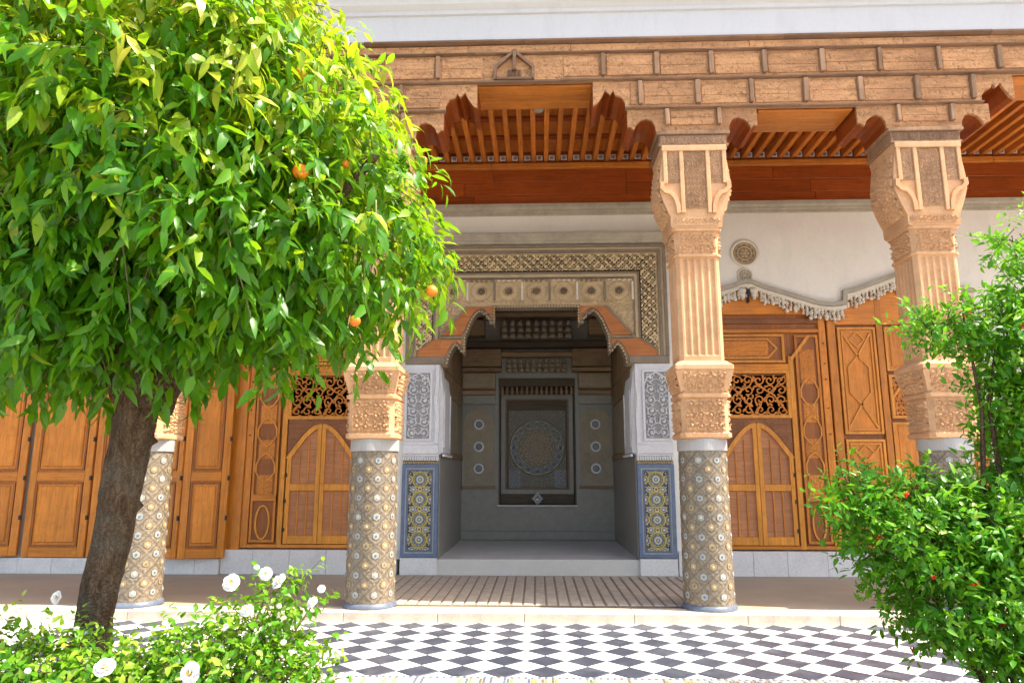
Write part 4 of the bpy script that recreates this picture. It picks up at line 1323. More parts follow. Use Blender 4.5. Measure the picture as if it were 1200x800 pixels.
def pier(s, label):
    xi, xo = 1.53, 2.09
    a, b = sorted((s * xi, s * xo)); cx = (a + b) / 2
    t = thing('niche_pier', (cx, 11.2, .1), label, 'pillar', 'piers of the niche')
    bx('foot', M['skirt'], t, a, b + (.0), YW - .07, YW + .26, .098, .345, .005)
    bx('core', M['niche_grey'], t, a + .002, b - .002, YW - .035, YW + .255, .347, 1.86, .004)
    m = MB(); rectm(m, a + .0, b - .0, .36, 1.74, .055, YW - .060, YW - .03); m.build('outer_frame', M['blue_tile'], t)
    m = MB(); rectm(m, a + .055, b - .055, .415, 1.685, .018, YW - .052, YW - .03); m.build('inner_frame', M['white_glaze'], t)
    m = MB(); rectm(m, a + .073, b - .073, .433, 1.667, .03, YW - .056, YW - .03); m.build('inner_frame', M['blue_ring'], t)
    w, h = (b - a) - .206, 1.174
    H = np.zeros((int(h / .006), int(w / .006)))
    X, Z = np.meshgrid(np.linspace(0, w, H.shape[1]), np.linspace(0, h, H.shape[0]))
    zz = (Z % .30) - .15; r = np.hypot(X - w / 2, zz)
    H = ((r < .075) | ((r > .085) & (r < .125))).astype(float) * .8 + (r < .05) * .4
    relief('mosaic_panel', H, w, h, .006, M['paint'], t, (a + .103, YW - .040, .463), colf=zel)
    m = MB()
    for i in range(14):
        m.box(a + .01 + i * .0385, a + .04 + i * .0385, YW - .06, YW - .03, 1.75, 1.79, .003)
    m.build('bead_course', M['ochre_glaze'], t)
    # white block
    blk_ = MB(); blk_.box(a - .0, b, YW - .06, YW + .26, 1.865, 3.30, .006)
    wb = blk_.build('stucco_block', M['stucco'], t)
    m = MB()
    for i in range(15):
        m.box(a + .0 + i * .0374, a + .028 + i * .0374, YW - .085, YW - .05, 1.80, 1.862, .006)
    m.box(a, b, YW - .05, YW + .1, 1.80, 1.864)
    m.build('dentil_course', M['stucco'], t)
    bx('carved_ground', M['stucco_shade'], wb, cx - .185 + s * .05, cx + .185 + s * .05, YW - .064, YW - .059, 2.13, 3.165, 0)  # darker sheet painting the shade between the carved leaves
    Hp = floral(.36, 1.0, .0075, .17, 95)
    relief('carved_panel', Hp, .36, 1.0, .04, M['stucco'], wb, (cx - .18 + s * .05, YW - .066, 2.145), mask=Hp > .12)
    m = MB(); rectm(m, cx - .215 + s * .05, cx + .215 + s * .05, 2.10, 3.20, .035, YW - .085, YW - .055)
    m.strip([(cx - .19 + s * .05, 2.95), (cx - .14 + s * .05, 3.08), (cx + s * .05, 3.16), (cx + .14 + s * .05, 3.08), (cx + .19 + s * .05, 2.95)], .02, YW - .095, YW - .06)
    m.build('panel_frame', M['stucco'], wb)
    m = MB(); m.box(a, b, YW - .085, YW - .055, 1.90, 2.04, .008); m.build('base_mould', M['stucco'], wb)
    # scrolled bracket and the block's return into the niche
    m = MB()
    X = s * (xi + .035)
    m.strip([(X, 3.29), (X - s * .005, 2.95), (X + s * .02, 2.72), (X - s * .01, 2.5), (X, 2.06)], .055, YW - .11, YW - .055)
    m.build('scroll', M['stucco'], wb)
    m = MB()
    m.ext([(s * xi, 1.90), (s * (xi - .06), 1.92), (s * (xi - .06), 2.8), (s * (xi - .03), 3.05), (s * xi, 3.28)], YW + .0, YW + .95)
    m.build('return_block', M['stucco'], wb)
    m = MB()
    m.box(s * (xi - .075), s * (xi - .058), YW + .06, YW + .12, 2.0, 2.9, .003); m.box(s * (xi - .075), s * (xi - .058), YW + .80, YW + .86, 2.0, 2.9, .003)
    m.box(s * (xi - .075), s * (xi - .058), YW + .12, YW + .80, 2.0, 2.05, .003); m.box(s * (xi - .09), s * (xi - .055), YW - .02, YW + .97, 1.86, 1.90, .003)
    m.build('return_frame', M['stucco'], wb)
    return t
pier(-1, 'white carved pier with blue framed mosaic panel on the left side of the niche')
pier(1, 'white carved pier with blue framed mosaic panel on the right side of the niche')

# ---- niche head: stepped arch, lattice frame
hd = thing('niche_arch', (0, YW, 3.3), 'square ochre stucco frame with stepped lobed arch over the niche', 'arch')
half = [(0, 4.25), (.69, 4.25), (.69, 3.97), (.74, 4.03), (.83, 4.16), (.90, 4.19), (.98, 4.14), (1.06, 4.02), (1.12, 3.86), (1.16, 3.76), (1.17, 3.50), (1.21, 3.55), (1.27, 3.64), (1.32, 3.62), (1.37, 3.54), (1.42, 3.42), (1.44, 3.30)]
hr = half[1:]
full_open = [(-x, z) for x, z in hr[::-1]] + hr
m = MB(); m.ext(full_open + [(2.02, 3.30), (2.02, 5.199), (-2.02, 5.199), (-2.02, 3.30)], YW - .01, YW + .26)
m.build('arch_slab', M['frame_stucco'], hd)
m = MB()
m.strip(full_open, .03, YW - .03, YW + .27); m.build('arch_edge', M['frame_mould'], hd)
# orange timber lobes
for s in (-1, 1):
    g = lambda P: [(s * x, z) for x, z in P]
    m = MB(); m.ext(g([(.70, 4.24), (1.10, 4.24), (1.53, 3.77), (1.19, 3.775), (1.13, 3.90), (1.06, 4.06), (.98, 4.17), (.90, 4.215), (.82, 4.185), (.72, 4.06), (.70, 4.02)]), YW - .05, YW - .008)
    m.build('timber_lobe', M['arch_orange'], hd)
    m = MB(); m.ext(g([(1.19, 3.70), (1.65, 3.70), (1.90, 3.52), (1.90, 3.43), (1.455, 3.43), (1.40, 3.56), (1.33, 3.66), (1.27, 3.68), (1.20, 3.60)]), YW - .05, YW - .008)
    m.build('timber_lobe', M['arch_orange'], hd)
    m = MB(); m.strip(g([(1.10, 4.25), (1.535, 3.775), (1.535, 3.74), (1.19, 3.735)]), .028, YW - .06, YW - .008)
    m.strip(g([(1.655, 3.705), (1.905, 3.525)]), .025, YW - .06, YW - .008)
    m.build('lobe_moulding', M['frame_mould'], hd)
    m = MB(); m.box(s * 1.46, s * 2.09, YW - .065, YW - .008, 3.305, 3.43, .008); m.build('timber_impost', M['frame_mould'], hd)
    # pendant muqarnas drops at the cusps
    m = MB(); m.smooth = True
    for (x, z) in ((.73, 3.98), (.78, 4.07), (.84, 4.13), (.88, 4.16), (.73, 4.1), (.80, 4.14)):
        m.disc(s * x, z, YW - .0, .032, .045, 8, .02)
    for (x, z) in ((1.18, 3.54), (1.22, 3.58), (1.26, 3.63)):
        m.disc(s * x, z, YW - .0, .026, .045, 8, .02)
    m.build('cusp_drops', M['frame_mould'], hd)
m = MB(); m.smooth = True
P_ = [Vector(p) for p in full_open]
for a, b in zip(P_[:-1], P_[1:]):
    n_ = max(1, int((b - a).length / .045))
    for i in range(n_):
        p = a.lerp(b, (i + .5) / n_); d = (b - a).normalized()
        m.disc(p.x + d.y * .012, p.y - d.x * .012, YW - .030, .017, .014, 7, .008)
m.build('bead_carving', M['frame_stucco'], hd, kind='stuff')
# nested mouldings
def nest(hw, top, w, dep, mat, name='frame_moulding', bot=3.43):
    m = MB(); m.strip([(-hw + w / 2, bot), (-hw + w / 2, top - w / 2), (hw - w / 2, top - w / 2), (hw - w / 2, bot)], w, YW - dep, YW - .008)
    m.build(name, M[mat], hd)
nest(2.09, 5.26, .05, .075, 'frame_mould'); nest(2.04, 5.21, .035, .050, 'frame_stucco'); nest(2.005, 5.175, .05, .062, 'frame_mould')
nest(1.955, 5.125, .03, .04, 'frame_stucco')
nest(1.655, 4.80, .03, .05, 'frame_mould', bot=3.70); nest(1.625, 4.77, .045, .035, 'frame_stucco', bot=3.72); nest(1.58, 4.725, .02, .045, 'frame_mould', bot=3.76)
# lattice band
M['lattice'] = stone('gilded_lattice', (0.72, 0.54, 0.31), 0.2, 5, 0.7, 0.3, None, 50)
bx('lattice_ground', M['niche_dark'], hd, -1.93, 1.93, YW - .016, YW - .009, 4.815, 5.09, 0)  # dark sheet painting the shade inside the lattice gaps
for s in (-1, 1):
    x_, y_ = sorted((s * 1.665, s * 1.935))
    MB().ext([(s * 1.665, 3.71), (s * 1.935, 3.53), (s * 1.935, 4.814), (s * 1.665, 4.814)], YW - .016, YW - .009).build('lattice_ground', M['niche_dark'], hd)
du = .0115
H = netting(3.85, .26, du, .13); relief('lattice_band', H, 3.85, .26, .06, M['lattice'], hd, (-1.925, YW - .045, 4.82), mask=H > .05)
for s in (-1, 1):
    H = netting(.25, 1.12, du, .13)
    x0 = 1.67 if s > 0 else -1.92
    X, Z = np.meshgrid(np.linspace(x0, x0 + .25, H.shape[1]), np.linspace(3.70, 4.82, H.shape[0]))
    H2 = netting(.25, 1.30, du, .13); Z2 = np.linspace(3.52, 4.815, H2.shape[0]); X2 = np.abs(np.linspace(x0, x0 + .25, H2.shape[1]))
    ZZ, XX = np.meshgrid(Z2, X2, indexing='ij')
    msk = ZZ > 3.53 + np.clip((1.90 - XX) / .25, 0, 1) * .19
    relief('lattice_band', H2, .25, 1.30, .06, M['lattice'], hd, (x0, YW - .045, 3.515), mask=msk & (H2 > .05))
# inscription panel with cartouches
H = cartouches(3.10, .40, .0105, 7)
relief('cartouche_panel', H, 3.10, .40, .075, M['frame_stucco'], hd, (-1.55, YW - .014, 4.29))
for i in range(7):
    cx_ = -1.55 + (i + .5) * 3.10 / 7
    m = MB(); m.ring(cx_, 4.49, YW - .03, .030, .052, .05, 14); m.disc(cx_, 4.49, YW - .03, .014, .05, 8, .01); m.build('cartouche_boss', M['frame_mould'], hd)
    m = MB()
    for k in range(5):
        m.box(cx_ - .19 + k * .085, cx_ - .135 + k * .085, YW - .075, YW - .012, 4.655, 4.678, .004)
    m.box(cx_ + .20, cx_ + .235, YW - .07, YW - .012, 4.34, 4.64, .006)
    m.build('cartouche_divider', M['frame_mould' if i % 2 else 'ivory'], hd)
for s in (-1, 1):
    H = floral(.42, .48, .0105, .14, 99, sym=False)
    x0 = 1.13 if s > 0 else -1.55
    XX, ZZ = np.meshgrid(np.linspace(x0, x0 + .42, H.shape[1]), np.linspace(3.80, 4.28, H.shape[0]))
    relief('spandrel_carving', H, .42, .48, .04, M['frame_stucco'], hd, (x0, YW - .014, 3.80), mask=(ZZ > 4.26 - (np.abs(XX) - 1.10) * 1.12 + .02))
# head moulding above the frame
m = MB()
m.prof([(YW, 5.27), (YW - .05, 5.28), (YW - .06, 5.32), (YW - .09, 5.34), (YW - .10, 5.40), (YW - .13, 5.42), (YW - .13, 5.455), (YW, 5.46)], -2.13, 2.13)
m.build('head_cornice', M['cornice'], hd)

# ================================================================== PLANTS
def leaf_arrays(P, D, Nn, L, W, droop=0.25, fold=0.25):
    """P base points, D directions, Nn normals (all unit), L lengths, W half widths -> verts, faces. 8 verts a leaf"""
    n = len(P)
    S = np.cross(D, Nn); S /= np.linalg.norm(S, axis=1, keepdims=True) + 1e-9
    Nn = np.cross(S, D)
    def pt(t, s, f, dr):
        return P + D * (L * t)[:, None] + S * (W * s)[:, None] + Nn * (W * f - L * dr)[:, None]
    V = np.stack([pt(0, 0, 0, 0), pt(.32, -.92, fold, droop * .10), pt(.32, 0, 0, droop * .08), pt(.32, .92, fold, droop * .10),
                  pt(.68, -.72, fold * .7, droop * .42), pt(.68, 0, 0, droop * .38), pt(.68, .72, fold * .7, droop * .42), pt(1.0, 0, 0, droop)], 1)
    F3 = np.array([[0, 1, 2], [0, 2, 3], [4, 7, 5], [5, 7, 6]]); F4 = np.array([[1, 4, 5, 2], [2, 5, 6, 3]])
    b = (np.arange(n) * 8)[:, None, None]
    return V.reshape(-1, 3), (b + F3).reshape(-1, 3), (b + F4).reshape(-1, 4)

def fast_mesh(name, V, F3, F4, mat, rnd=None, per=8):
    me = bpy.data.meshes.new(name)
    n3, n4 = len(F3), len(F4)
    me.vertices.add(len(V)); me.vertices.foreach_set('co', V.astype(np.float32).ravel())
    me.loops.add(n3 * 3 + n4 * 4)
    me.loops.foreach_set('vertex_index', np.concatenate([F3.ravel(), F4.ravel()]).astype(np.int32))
    me.polygons.add(n3 + n4)
    st = np.concatenate([np.arange(n3) * 3, n3 * 3 + np.arange(n4) * 4]).astype(np.int32)
    me.polygons.foreach_set('loop_start', st)
    me.polygons.foreach_set('use_smooth', np.ones(n3 + n4, bool))
    me.update(calc_edges=True); me.validate()
    me.materials.append(mat)
    if rnd is not None:
        at = me.attributes.new('rnd', 'FLOAT', 'POINT'); at.data.foreach_set('value', np.repeat(rnd, per).astype(np.float32))
    return me

def unit(a): return a / (np.linalg.norm(a, axis=-1, keepdims=True) + 1e-9)

def foliage(n_twigs, per, blobs, L, W, g, outward=.6, gravity=.5, twig_len=.25, shell=.55, jitter=.05):
    """twigs spread through ellipsoid blobs; leaves spread along the twigs. returns arrays"""
    vol = np.array([b[1][0] * b[1][1] * b[1][2] for b in blobs]) ** .8
    pick = g.choice(len(blobs), n_twigs, p=vol / vol.sum())
    C = np.array([b[0] for b in blobs])[pick]; Rd = np.array([b[1] for b in blobs])[pick]
    d = unit(g.normal(size=(n_twigs, 3)))
    r = shell + (1 - shell) * g.random(n_twigs) ** .7
    lump = 1 + .09 * np.sin(d[:, 0] * 7 + d[:, 2] * 5 + pick) + .07 * np.sin(d[:, 1] * 9 - d[:, 2] * 8)
    root = C + d * Rd * (r * lump)[:, None] * .9
    tw = unit(d * outward + g.normal(size=d.shape) * .45 + np.array([0, 0, -gravity * .6]))
    tl = twig_len * g.uniform(.6, 1.3, n_twigs)
    t = np.tile(np.linspace(.05, 1, per), n_twigs)
    I = np.repeat(np.arange(n_twigs), per)
    P = root[I] + tw[I] * (tl[I] * t)[:, None] + np.array([0, 0, -1]) * (gravity * .35 * tl[I] * t * t)[:, None]
    P += g.normal(size=P.shape) * jitter * .3
    side = unit(np.cross(tw[I], g.normal(size=P.shape)))
    D = unit(tw[I] * .55 + side * .85 + np.array([0, 0, -gravity]) + g.normal(size=P.shape) * .2)
    up = unit(np.array([0, 0, 1.0]) + d[I] * .6 + g.normal(size=P.shape) * .45)
    n = len(P)
    LL = L * g.uniform(.45, 1.35, n); WW = W * g.uniform(.75, 1.2, n) * (LL / L)
    return P, D, up, LL, WW, root, tw, tl, r[I]

CAMP = np.array([0, 0, 1.6])
def proj(P):
    d = P - CAMP; c, s = math.cos(R(2)), math.sin(R(2)); p = R(10.5)
    X = d[:, 0] * c + d[:, 1] * s; Y = -d[:, 0] * s + d[:, 1] * c
    f = Y * math.cos(p) + d[:, 2] * math.sin(p); u = -Y * math.sin(p) + d[:, 2] * math.cos(p)
    return 600 + 835 * X / f, 400 - 835 * u / f, f

def twigs_mesh(root, tw, tl, grav, every, r=.003, name='twig'):
    m = MB()
    for i in range(0, len(root), every):
        a = root[i]; pts = []
        for t in (-.3, .0, .5, 1.0):
            pts.append(tuple(a + tw[i] * tl[i] * t + np.array([0, 0, -grav * .35 * tl[i] * max(t, 0) ** 2])))
        m.tube(pts, [r * 1.4, r * 1.2, r, r * .5], 4)
    return m

def canon_leaf(name, mat, droop, fold, k):
    V, F3, F4 = leaf_arrays(np.zeros((1, 3)), np.array([[1., 0, 0]]), np.array([[0, 0, 1.]]), np.ones(1), np.ones(1) * k, droop, fold)
    return fast_mesh(name, V, F3, F4, mat)

def plant(name, root_loc, label, cat, parts, leaf_mat, leaf_obj_mat, g, n_single=300, group=None, wl=.19, top_light=.0):
    """parts: the arrays of foliage(). the largest leaves in view become leaf objects, the rest one mass"""
    t = thing(name, root_loc, label, cat, group)
    P, D, up, LL, WW, root, tw, tl, rr = parts
    x, y, f = proj(P)
    size = LL / f * np.where(rr > .85, 1.0, .5)
    vis = (x > -10) & (x < 1210) & (y > -10) & (y < 810) & (f > .5)
    # leaves on the camera's side of the plant
    c = P.mean(0); toward = unit((CAMP - c)[None])[0]
    front = ((P - c) @ toward) > np.quantile((P - c) @ toward, .70)
    score = np.where(vis & front, size, -1)
    order = np.argsort(-score)[:n_single]
    order = order[score[order] > 0]
    per_ = len(P) // len(root)
    # tone varies by twig; sunlight at the crown's top is painted in paler
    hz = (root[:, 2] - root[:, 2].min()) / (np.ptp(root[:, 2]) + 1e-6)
    twig_tone = np.clip(g.random(len(root)) * .75 + top_light * (hz - .5) + (g.random(len(root)) < .12 + top_light * .35 * hz) * .3, 0, 1)
    tone = np.clip(np.repeat(twig_tone, per_) * .7 + g.random(len(P)) * .3, 0, 1)
    keep = np.ones(len(P), bool); keep[order] = False
    V, F3, F4 = leaf_arrays(P[keep], D[keep], up[keep], LL[keep], WW[keep])
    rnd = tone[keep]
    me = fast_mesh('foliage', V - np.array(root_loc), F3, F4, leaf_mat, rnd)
    o = bpy.data.objects.new('foliage', me); col.objects.link(o); o.parent = t; prop(o, kind='stuff')
    ms = [canon_leaf('leaf', leaf_obj_mat, dr, fo, wl )  for dr, fo in ((.15, .2), (.3, .3), (.4, .15), (.22, .4))]
    S = unit(np.cross(D, up)); Nn = np.cross(S, D)
    for i in order:
        Mx = Matrix(((D[i][0], -S[i][0], Nn[i][0]), (D[i][1], -S[i][1], Nn[i][1]), (D[i][2], -S[i][2], Nn[i][2]))).to_4x4()
        ob = bpy.data.objects.new('leaf', ms[i % 4]); col.objects.link(ob); ob.parent = t
        Mx = Mx @ Matrix.Scale(LL[i], 4)
        Mx.translation = Vector(P[i]) - Vector(root_loc)
        ob.matrix_local = Mx
        ob.color = (float(tone[i]),) * 3 + (1,)
    return t

# ---- orange tree
g = np.random.default_rng(11)
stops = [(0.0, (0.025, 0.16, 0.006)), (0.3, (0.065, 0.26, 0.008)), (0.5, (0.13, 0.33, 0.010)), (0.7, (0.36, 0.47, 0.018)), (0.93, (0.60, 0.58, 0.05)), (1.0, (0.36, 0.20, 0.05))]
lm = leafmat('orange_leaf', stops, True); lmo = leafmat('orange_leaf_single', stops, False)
TB = (-2.42, 4.45, 0.0)
blobs = [((-2.42, 4.45, 3.62), (1.55, 1.45, 1.36)), ((-3.4, 4.3, 4.2), (1.1, 1.1, 1.1)), ((-2.7, 4.1, 2.66), (.8, .8, .5)), ((-2.4, 3.7, 3.9), (1.2, .8, 1.1)), ((-1.45, 4.45, 3.25), (.88, .9, .85)), ((-3.3, 4.4, 3.3), (1.0, 1.0, 1.0)), ((-2.2, 3.9, 3.1), (1.0, .8, .85)),
         ((-1.95, 4.4, 4.1), (.80, .9, .9)), ((-1.72, 4.35, 2.76), (.60, .7, .48)), ((-3.0, 4.2, 2.86), (.7, .7, .60))]
parts = foliage(5200, 10, blobs, .125, .022, g, .8, .72, .25, .60)
ot = plant('orange_tree', TB, 'leafy orange tree with leaning dark trunk and a few oranges at the left', 'tree', parts, lm, lmo, g, top_light=.95)
m = MB(); m.smooth = True
def limb(m, pts, rads, n=14, lump=.10):
    P = [Vector(p) for p in pts]; Q = []; rr = []
    for a in range(len(P) - 1):
        for k in range(14):
            t = k / 14; Q.append(P[a].lerp(P[a + 1], t)); rr.append(rads[a] * (1 - t) + rads[a + 1] * t)
    Q.append(P[-1]); rr.append(rads[-1])
    rings = []
    for i, p in enumerate(Q):
        d = (Q[min(i + 1, len(Q) - 1)] - Q[max(i - 1, 0)]).normalized()
        a = d.cross(Vector((0, 1, .1))).normalized(); b = d.cross(a)
        rings.append([tuple(p + (a * math.cos(6.283 * k / n) + b * math.sin(6.283 * k / n)) * rr[i] * (1 + lump * math.sin(k / n * 18.85 + i * .22) + lump * .8 * math.sin(k / n * 31.4 - i * .4) + lump * 1.2 * (random.random() - .5) + (.35 * max(0, math.sin(i * .53 + 1.3)) ** 18 * max(0, math.cos(k / n * 6.283 - i)) ** 6))) for k in range(n)])
    m.loops(rings)
limb(m, [(-2.72, 4.45, -.05), (-2.70, 4.45, .25), (-2.68, 4.45, .75), (-2.63, 4.45, 1.2), (-2.57, 4.45, 1.7), (-2.53, 4.45, 2.1)], [.19, .125, .102, .110, .120, .130], 36, .045)
m.build('trunk', M['bark'], ot)
for pts, rd in (([(-2.50, 4.45, 2.0), (-2.75, 4.35, 2.5), (-3.2, 4.3, 3.2), (-3.6, 4.3, 3.8)], [.13, .10, .07, .03]),
                ([(-2.45, 4.45, 2.0), (-2.25, 4.5, 2.7), (-2.1, 4.5, 3.4), (-2.0, 4.5, 4.3)], [.14, .11, .08, .03]),
                ([(-2.42, 4.42, 2.05), (-1.95, 4.3, 2.6), (-1.4, 4.2, 3.1), (-1.0, 4.2, 3.6)], [.11, .08, .05, .02]),
                ([(-2.5, 4.4, 2.1), (-2.5, 4.0, 2.7), (-2.4, 3.6, 3.3)], [.09, .06, .02])):
    m = MB(); m.smooth = True; limb(m, pts, rd, 10); m.build('branch', M['bark'], ot)
mt = twigs_mesh(parts[5], parts[6], parts[7], .65, 5, .004)
mt.build('twigs', leafmat('green_twig', [(0, (.10, .16, .03)), (1, (.14, .12, .05))], False, .0), ot, kind='stuff')
# oranges
of = stone('orange_peel', (0.85, 0.22, 0.015), 0.15, 20, 0.45, 0.3, None, 160, 0.5)
def ray_pt(px, py, dist):
    p = R(10.5); a = (px - 600) / 835; b = (400 - py) / 835
    y = math.cos(p) - b * math.sin(p); z = math.sin(p) + b * math.cos(p)
    c, s = math.cos(R(2)), math.sin(R(2)); v = Vector((a * c - y * s, a * s + y * c, z))
    return Vector((0, 0, 1.6)) + v * (dist / v.y)
fr = MB(); fr.smooth = True
fr.lathe([(.002, -.036)] + [(.037 * math.sin(a), -.036 * math.cos(a)) for a in np.linspace(.3, 2.85, 8)] + [(.006, .034)], n=16)
frm = fr.mesh('orange_fruit', of)
stm = MB(); stm.lathe([(.004, .03), (.0025, .09)], n=5); stmm = stm.mesh('stalk', M['bark'])
lx, ly, lf = proj(parts[0])
for (px_, py_, s_) in ((352, 201, 1.2), (318, 187, .8), (405, 192, .6), (496, 188, .75), (506, 341, 1.0), (352, 86, .9), (416, 376, .9)):
    near = np.sort(lf[(np.abs(lx - px_) < 16) & (np.abs(ly - py_) < 16)])
    x_, y_, z_ = ray_pt(px_, py_, (near[min(2, len(near) - 1)] if len(near) else 4.2) * .955)
    fo = place('orange_fruit', frm, (x_, y_, z_), ot, scale=(s_, s_, s_))
    so_ = bpy.data.objects.new('stalk', stmm); col.objects.link(so_); so_.parent = fo

# ---- pomegranate bush at the right
g = np.random.default_rng(23)
stops2 = [(0.0, (0.03, 0.20, 0.012)), (0.4, (0.08, 0.33, 0.016)), (0.7, (0.22, 0.46, 0.02)), (0.88, (0.34, 0.52, 0.05)), (1.0, (0.45, 0.50, 0.16))]
lm2 = leafmat('pomegranate_leaf', stops2, True, .45, (.24, .55, .03)); lmo2 = leafmat('pomegranate_leaf_single', stops2, False, .45, (.24, .55, .03))
PB = (2.80, 4.5, 0.0)
blobs2 = [((2.28, 4.4, 1.28), (.56, .5, .34)), ((2.75, 4.45, 1.22), (.50, .5, .38)), ((3.12, 4.5, 1.80), (.34, .5, .42)), ((3.0, 4.4, 2.28), (.32, .4, .26)),
          ((2.52, 4.4, 2.48), (.22, .2, .12)), ((3.10, 4.4, 2.66), (.16, .25, .34)), ((2.36, 4.35, .84), (.38, .38, .22)), ((2.78, 4.3, .66), (.42, .35, .22)), ((1.88, 4.4, 1.50), (.15, .2, .18)), ((2.75, 4.4, 2.50), (.26, .25, .14)), ((2.98, 4.35, 1.95), (.24, .3, .3)), ((2.93, 4.3, 3.02), (.10, .15, .12))]
parts2 = foliage(3500, 9, blobs2, .055, .0125, g, .6, -.05, .16, .35, .03)
pb = plant('pomegranate_bush', PB, 'bright green pomegranate bush with small red flowers at the right edge', 'bush', parts2, lm2, lmo2, g)
m = MB(); m.smooth = True
for k in range(14):
    e = blobs2[k % 10][0]
    o_ = [g.uniform(-.12, .12) for _ in range(3)]
    m.tube([(2.8 + o_[0] * .6, 4.5 + o_[1] * .6, -.03), (2.78 + (e[0] - 2.78) * .3 + o_[0], 4.45, e[2] * .4), (2.8 + (e[0] - 2.8) * .75 + o_[1], e[1], e[2] * .8), (e[0] + o_[2], e[1], e[2] + .1)], [.03, .02, .012, .005], 6)
m.build('stems', M['bark'], pb)
mt = twigs_mesh(parts2[5], parts2[6], parts2[7], -.05, 4, .0022)
mt.build('twigs', M['bark'], pb, kind='stuff')
red = stone('red_petal', (0.75, 0.07, 0.015), 0.3, 30, 0.5, 0.1)
fl = MB(); fl.smooth = True
for k in range(6):
    a = k * 1.047
    fl.loops([[(0, 0, 0), (.004, 0, 0), (0, .004, 0)], [(.02 * math.cos(a) + .006 * math.sin(a), .02 * math.sin(a) - .006 * math.cos(a), .018), (.02 * math.cos(a) - .006 * math.sin(a), .02 * math.sin(a) + .006 * math.cos(a), .018), (.014 * math.cos(a), .014 * math.sin(a), .030)]])
fl.lathe([(.002, -.02), (.008, -.012), (.009, 0)], n=8)
flm = fl.mesh('red_flower', red)
idx = g.choice(len(parts2[0]), 4000, replace=False); cnt = 0
for i in idx:
    p = parts2[0][i]
    if parts2[8][i] > .9 and p[1] < 4.35:
        place('red_flower', flm, tuple(p + np.array([0, -.015, .01])), pb, rot=(g.uniform(.5, 2.2), 0, g.uniform(-2, 2)), scale=(g.uniform(.6, 1.0),) * 3)
        cnt += 1
    if cnt >= 26: break

# ---- rose bushes at the lower left
white = stone('white_petal', (0.85, 0.83, 0.80), 0.06, 30, 0.6, 0.1)
yel = stone('flower_eye', (0.75, 0.52, 0.08), 0.2, 60, 0.7, 0.2)
def rose_mesh(seed):
    r = random.Random(seed); m = MB(); m.smooth = True
    for lay, (nn, rad, lift) in enumerate(((6, .040, .006), (5, .028, .018), (4, .016, .026))):
        for k in range(nn):
            a = k * 6.283 / nn + lay * .5 + r.uniform(-.15, .15); c, s = math.cos(a), math.sin(a); w = rad * .62
            pts = []
            for t, ww, z in ((.05, .15, 0), (.5, .9, lift * .9), (.85, 1.0, lift * 1.3), (1.05, .5, lift * 1.1)):
                pts.append([(rad * t * c - w * ww * s * q, rad * t * s + w * ww * c * q, z + abs(q) * .006) for q in (-1, 0, 1)])
            m.loops(pts, cap=False, closed=False)
    m.cur = 1; m.lathe([(.009, .012), (.008, .026), (.003, .030)], n=8)
    return m.mesh('white_flower', [white, yel])
rms = [rose_mesh(k) for k in range(3)]
stops3 = [(0.0, (0.03, 0.16, 0.010)), (0.35, (0.09, 0.30, 0.014)), (0.62, (0.26, 0.46, 0.03)), (0.85, (0.52, 0.58, 0.10)), (1.0, (0.55, 0.40, 0.20))]
lm3 = leafmat('rose_leaf', stops3, True, .45, (.3, .55, .04)); lmo3 = leafmat('rose_leaf_single', stops3, False, .45, (.3, .55, .04))
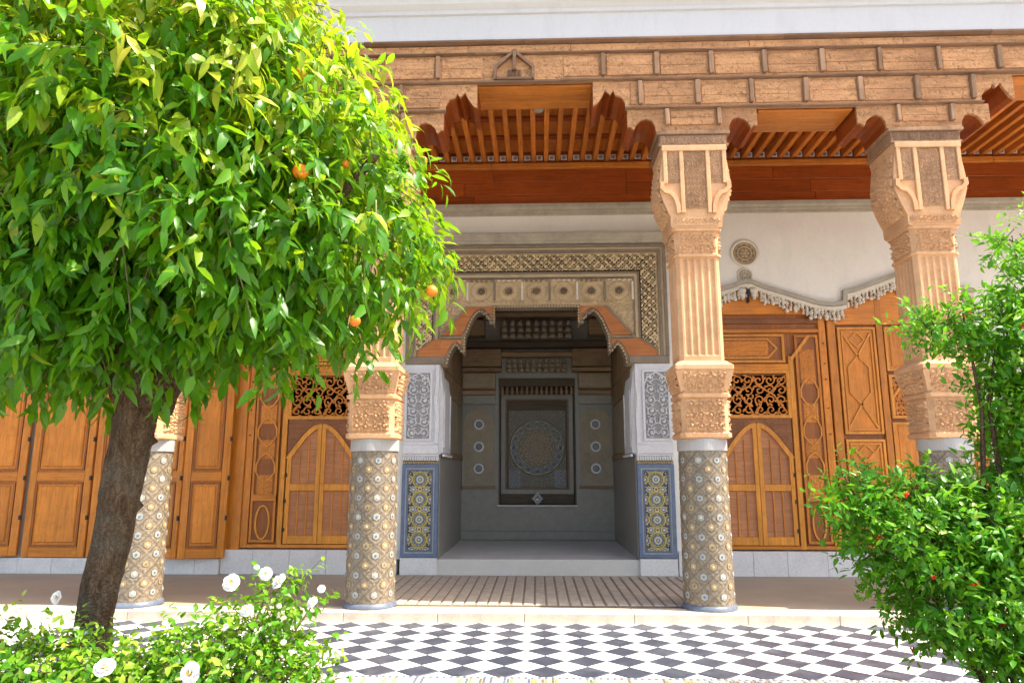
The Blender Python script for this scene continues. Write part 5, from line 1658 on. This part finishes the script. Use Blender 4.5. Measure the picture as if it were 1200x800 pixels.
def rose_bush(loc, blobs, ntw, flowers, label, seed, small=0):
    g = np.random.default_rng(seed)
    pr = foliage(ntw, 8, blobs, .044, .0135, g, .6, .1, .15, .3, .03)
    t = plant('rose_bush', loc, label, 'bush', pr, lm3, lmo3, g, 250, 'low bushes in the bed', .3)
    m = MB(); m.smooth = True
    for e, rd in blobs:
        for k in range(2):
            m.tube([(loc[0] + g.uniform(-.1, .1), loc[1] + g.uniform(-.1, .1), -.02), ((loc[0] + e[0]) / 2, (loc[1] + e[1]) / 2, e[2] * .55), (e[0], e[1], e[2] + rd[2] * .6)], [.014, .010, .004], 5)
    m.build('stems', M['bark'], t)
    tm = twigs_mesh(pr[5], pr[6], pr[7], .1, 4, .002); tm.build('twigs', M['bark'], t, kind='stuff')
    for (x, y, z, s) in flowers:
        place('white_flower', random.choice(rms), (x, y, z), t, rot=(g.uniform(.7, 1.5), g.uniform(-.4, .4), g.uniform(-.5, .5)), scale=(s,) * 3)
    if small:
        idx = g.choice(len(pr[0]), small * 3, replace=False); c = 0
        for i in idx:
            if pr[8][i] > .7 and pr[0][i][1] < loc[1] + .1:
                place('small_blossom', random.choice(rms), tuple(pr[0][i] + np.array([0, -.02, .01])), t, rot=(g.uniform(.4, 1.4), 0, g.uniform(-.6, .6)), scale=(.33,) * 3); c += 1
            if c >= small: break
    return t
def fp(lst): return [tuple(ray_pt(x, y, d)) + (s,) for x, y, d, s in lst]
rose_bush((-1.75, 3.9, 0), [((-1.60, 3.9, .62), (.52, .42, .27)), ((-1.95, 3.8, .50), (.4, .4, .3)), ((-1.45, 3.95, .80), (.20, .2, .16)), ((-1.20, 3.95, .88), (.10, .12, .06)), ((-1.22, 3.8, .58), (.18, .28, .12)), ((-1.7, 3.6, .3), (.5, .4, .3)), ((-1.42, 3.9, .98), (.18, .12, .07))],
          1150, fp([(272, 683, 3.75, 1.05), (329, 682, 3.75, 1.0), (312, 672, 3.78, .8), (377, 690, 3.8, .5), (367, 706, 3.75, .7), (225, 788, 3.35, 1.15), (290, 716, 3.7, .8), (123, 783, 3.3, 1.05)]),
          'rose bush with large white open flowers right of the tree trunk', 5, 40)
rose_bush((-2.55, 3.8, 0), [((-2.55, 3.75, .50), (.5, .42, .32)), ((-2.9, 3.8, .58), (.35, .35, .28)), ((-2.3, 3.75, .62), (.28, .3, .22)), ((-2.5, 3.5, .25), (.5, .4, .3))],
          900, fp([(68, 700, 3.8, .8)]), 'low bush dotted with tiny pinkish white blossoms at the foot of the tree', 6, 90)
rose_bush((2.75, 3.6, 0), [((2.75, 3.6, .18), (.65, .4, .26)), ((2.25, 3.7, .22), (.25, .3, .2)), ((3.1, 3.6, .35), (.35, .35, .3))],
          500, [], 'low sprig of pale leaves under the pomegranate bush at the bottom right', 8, 30)
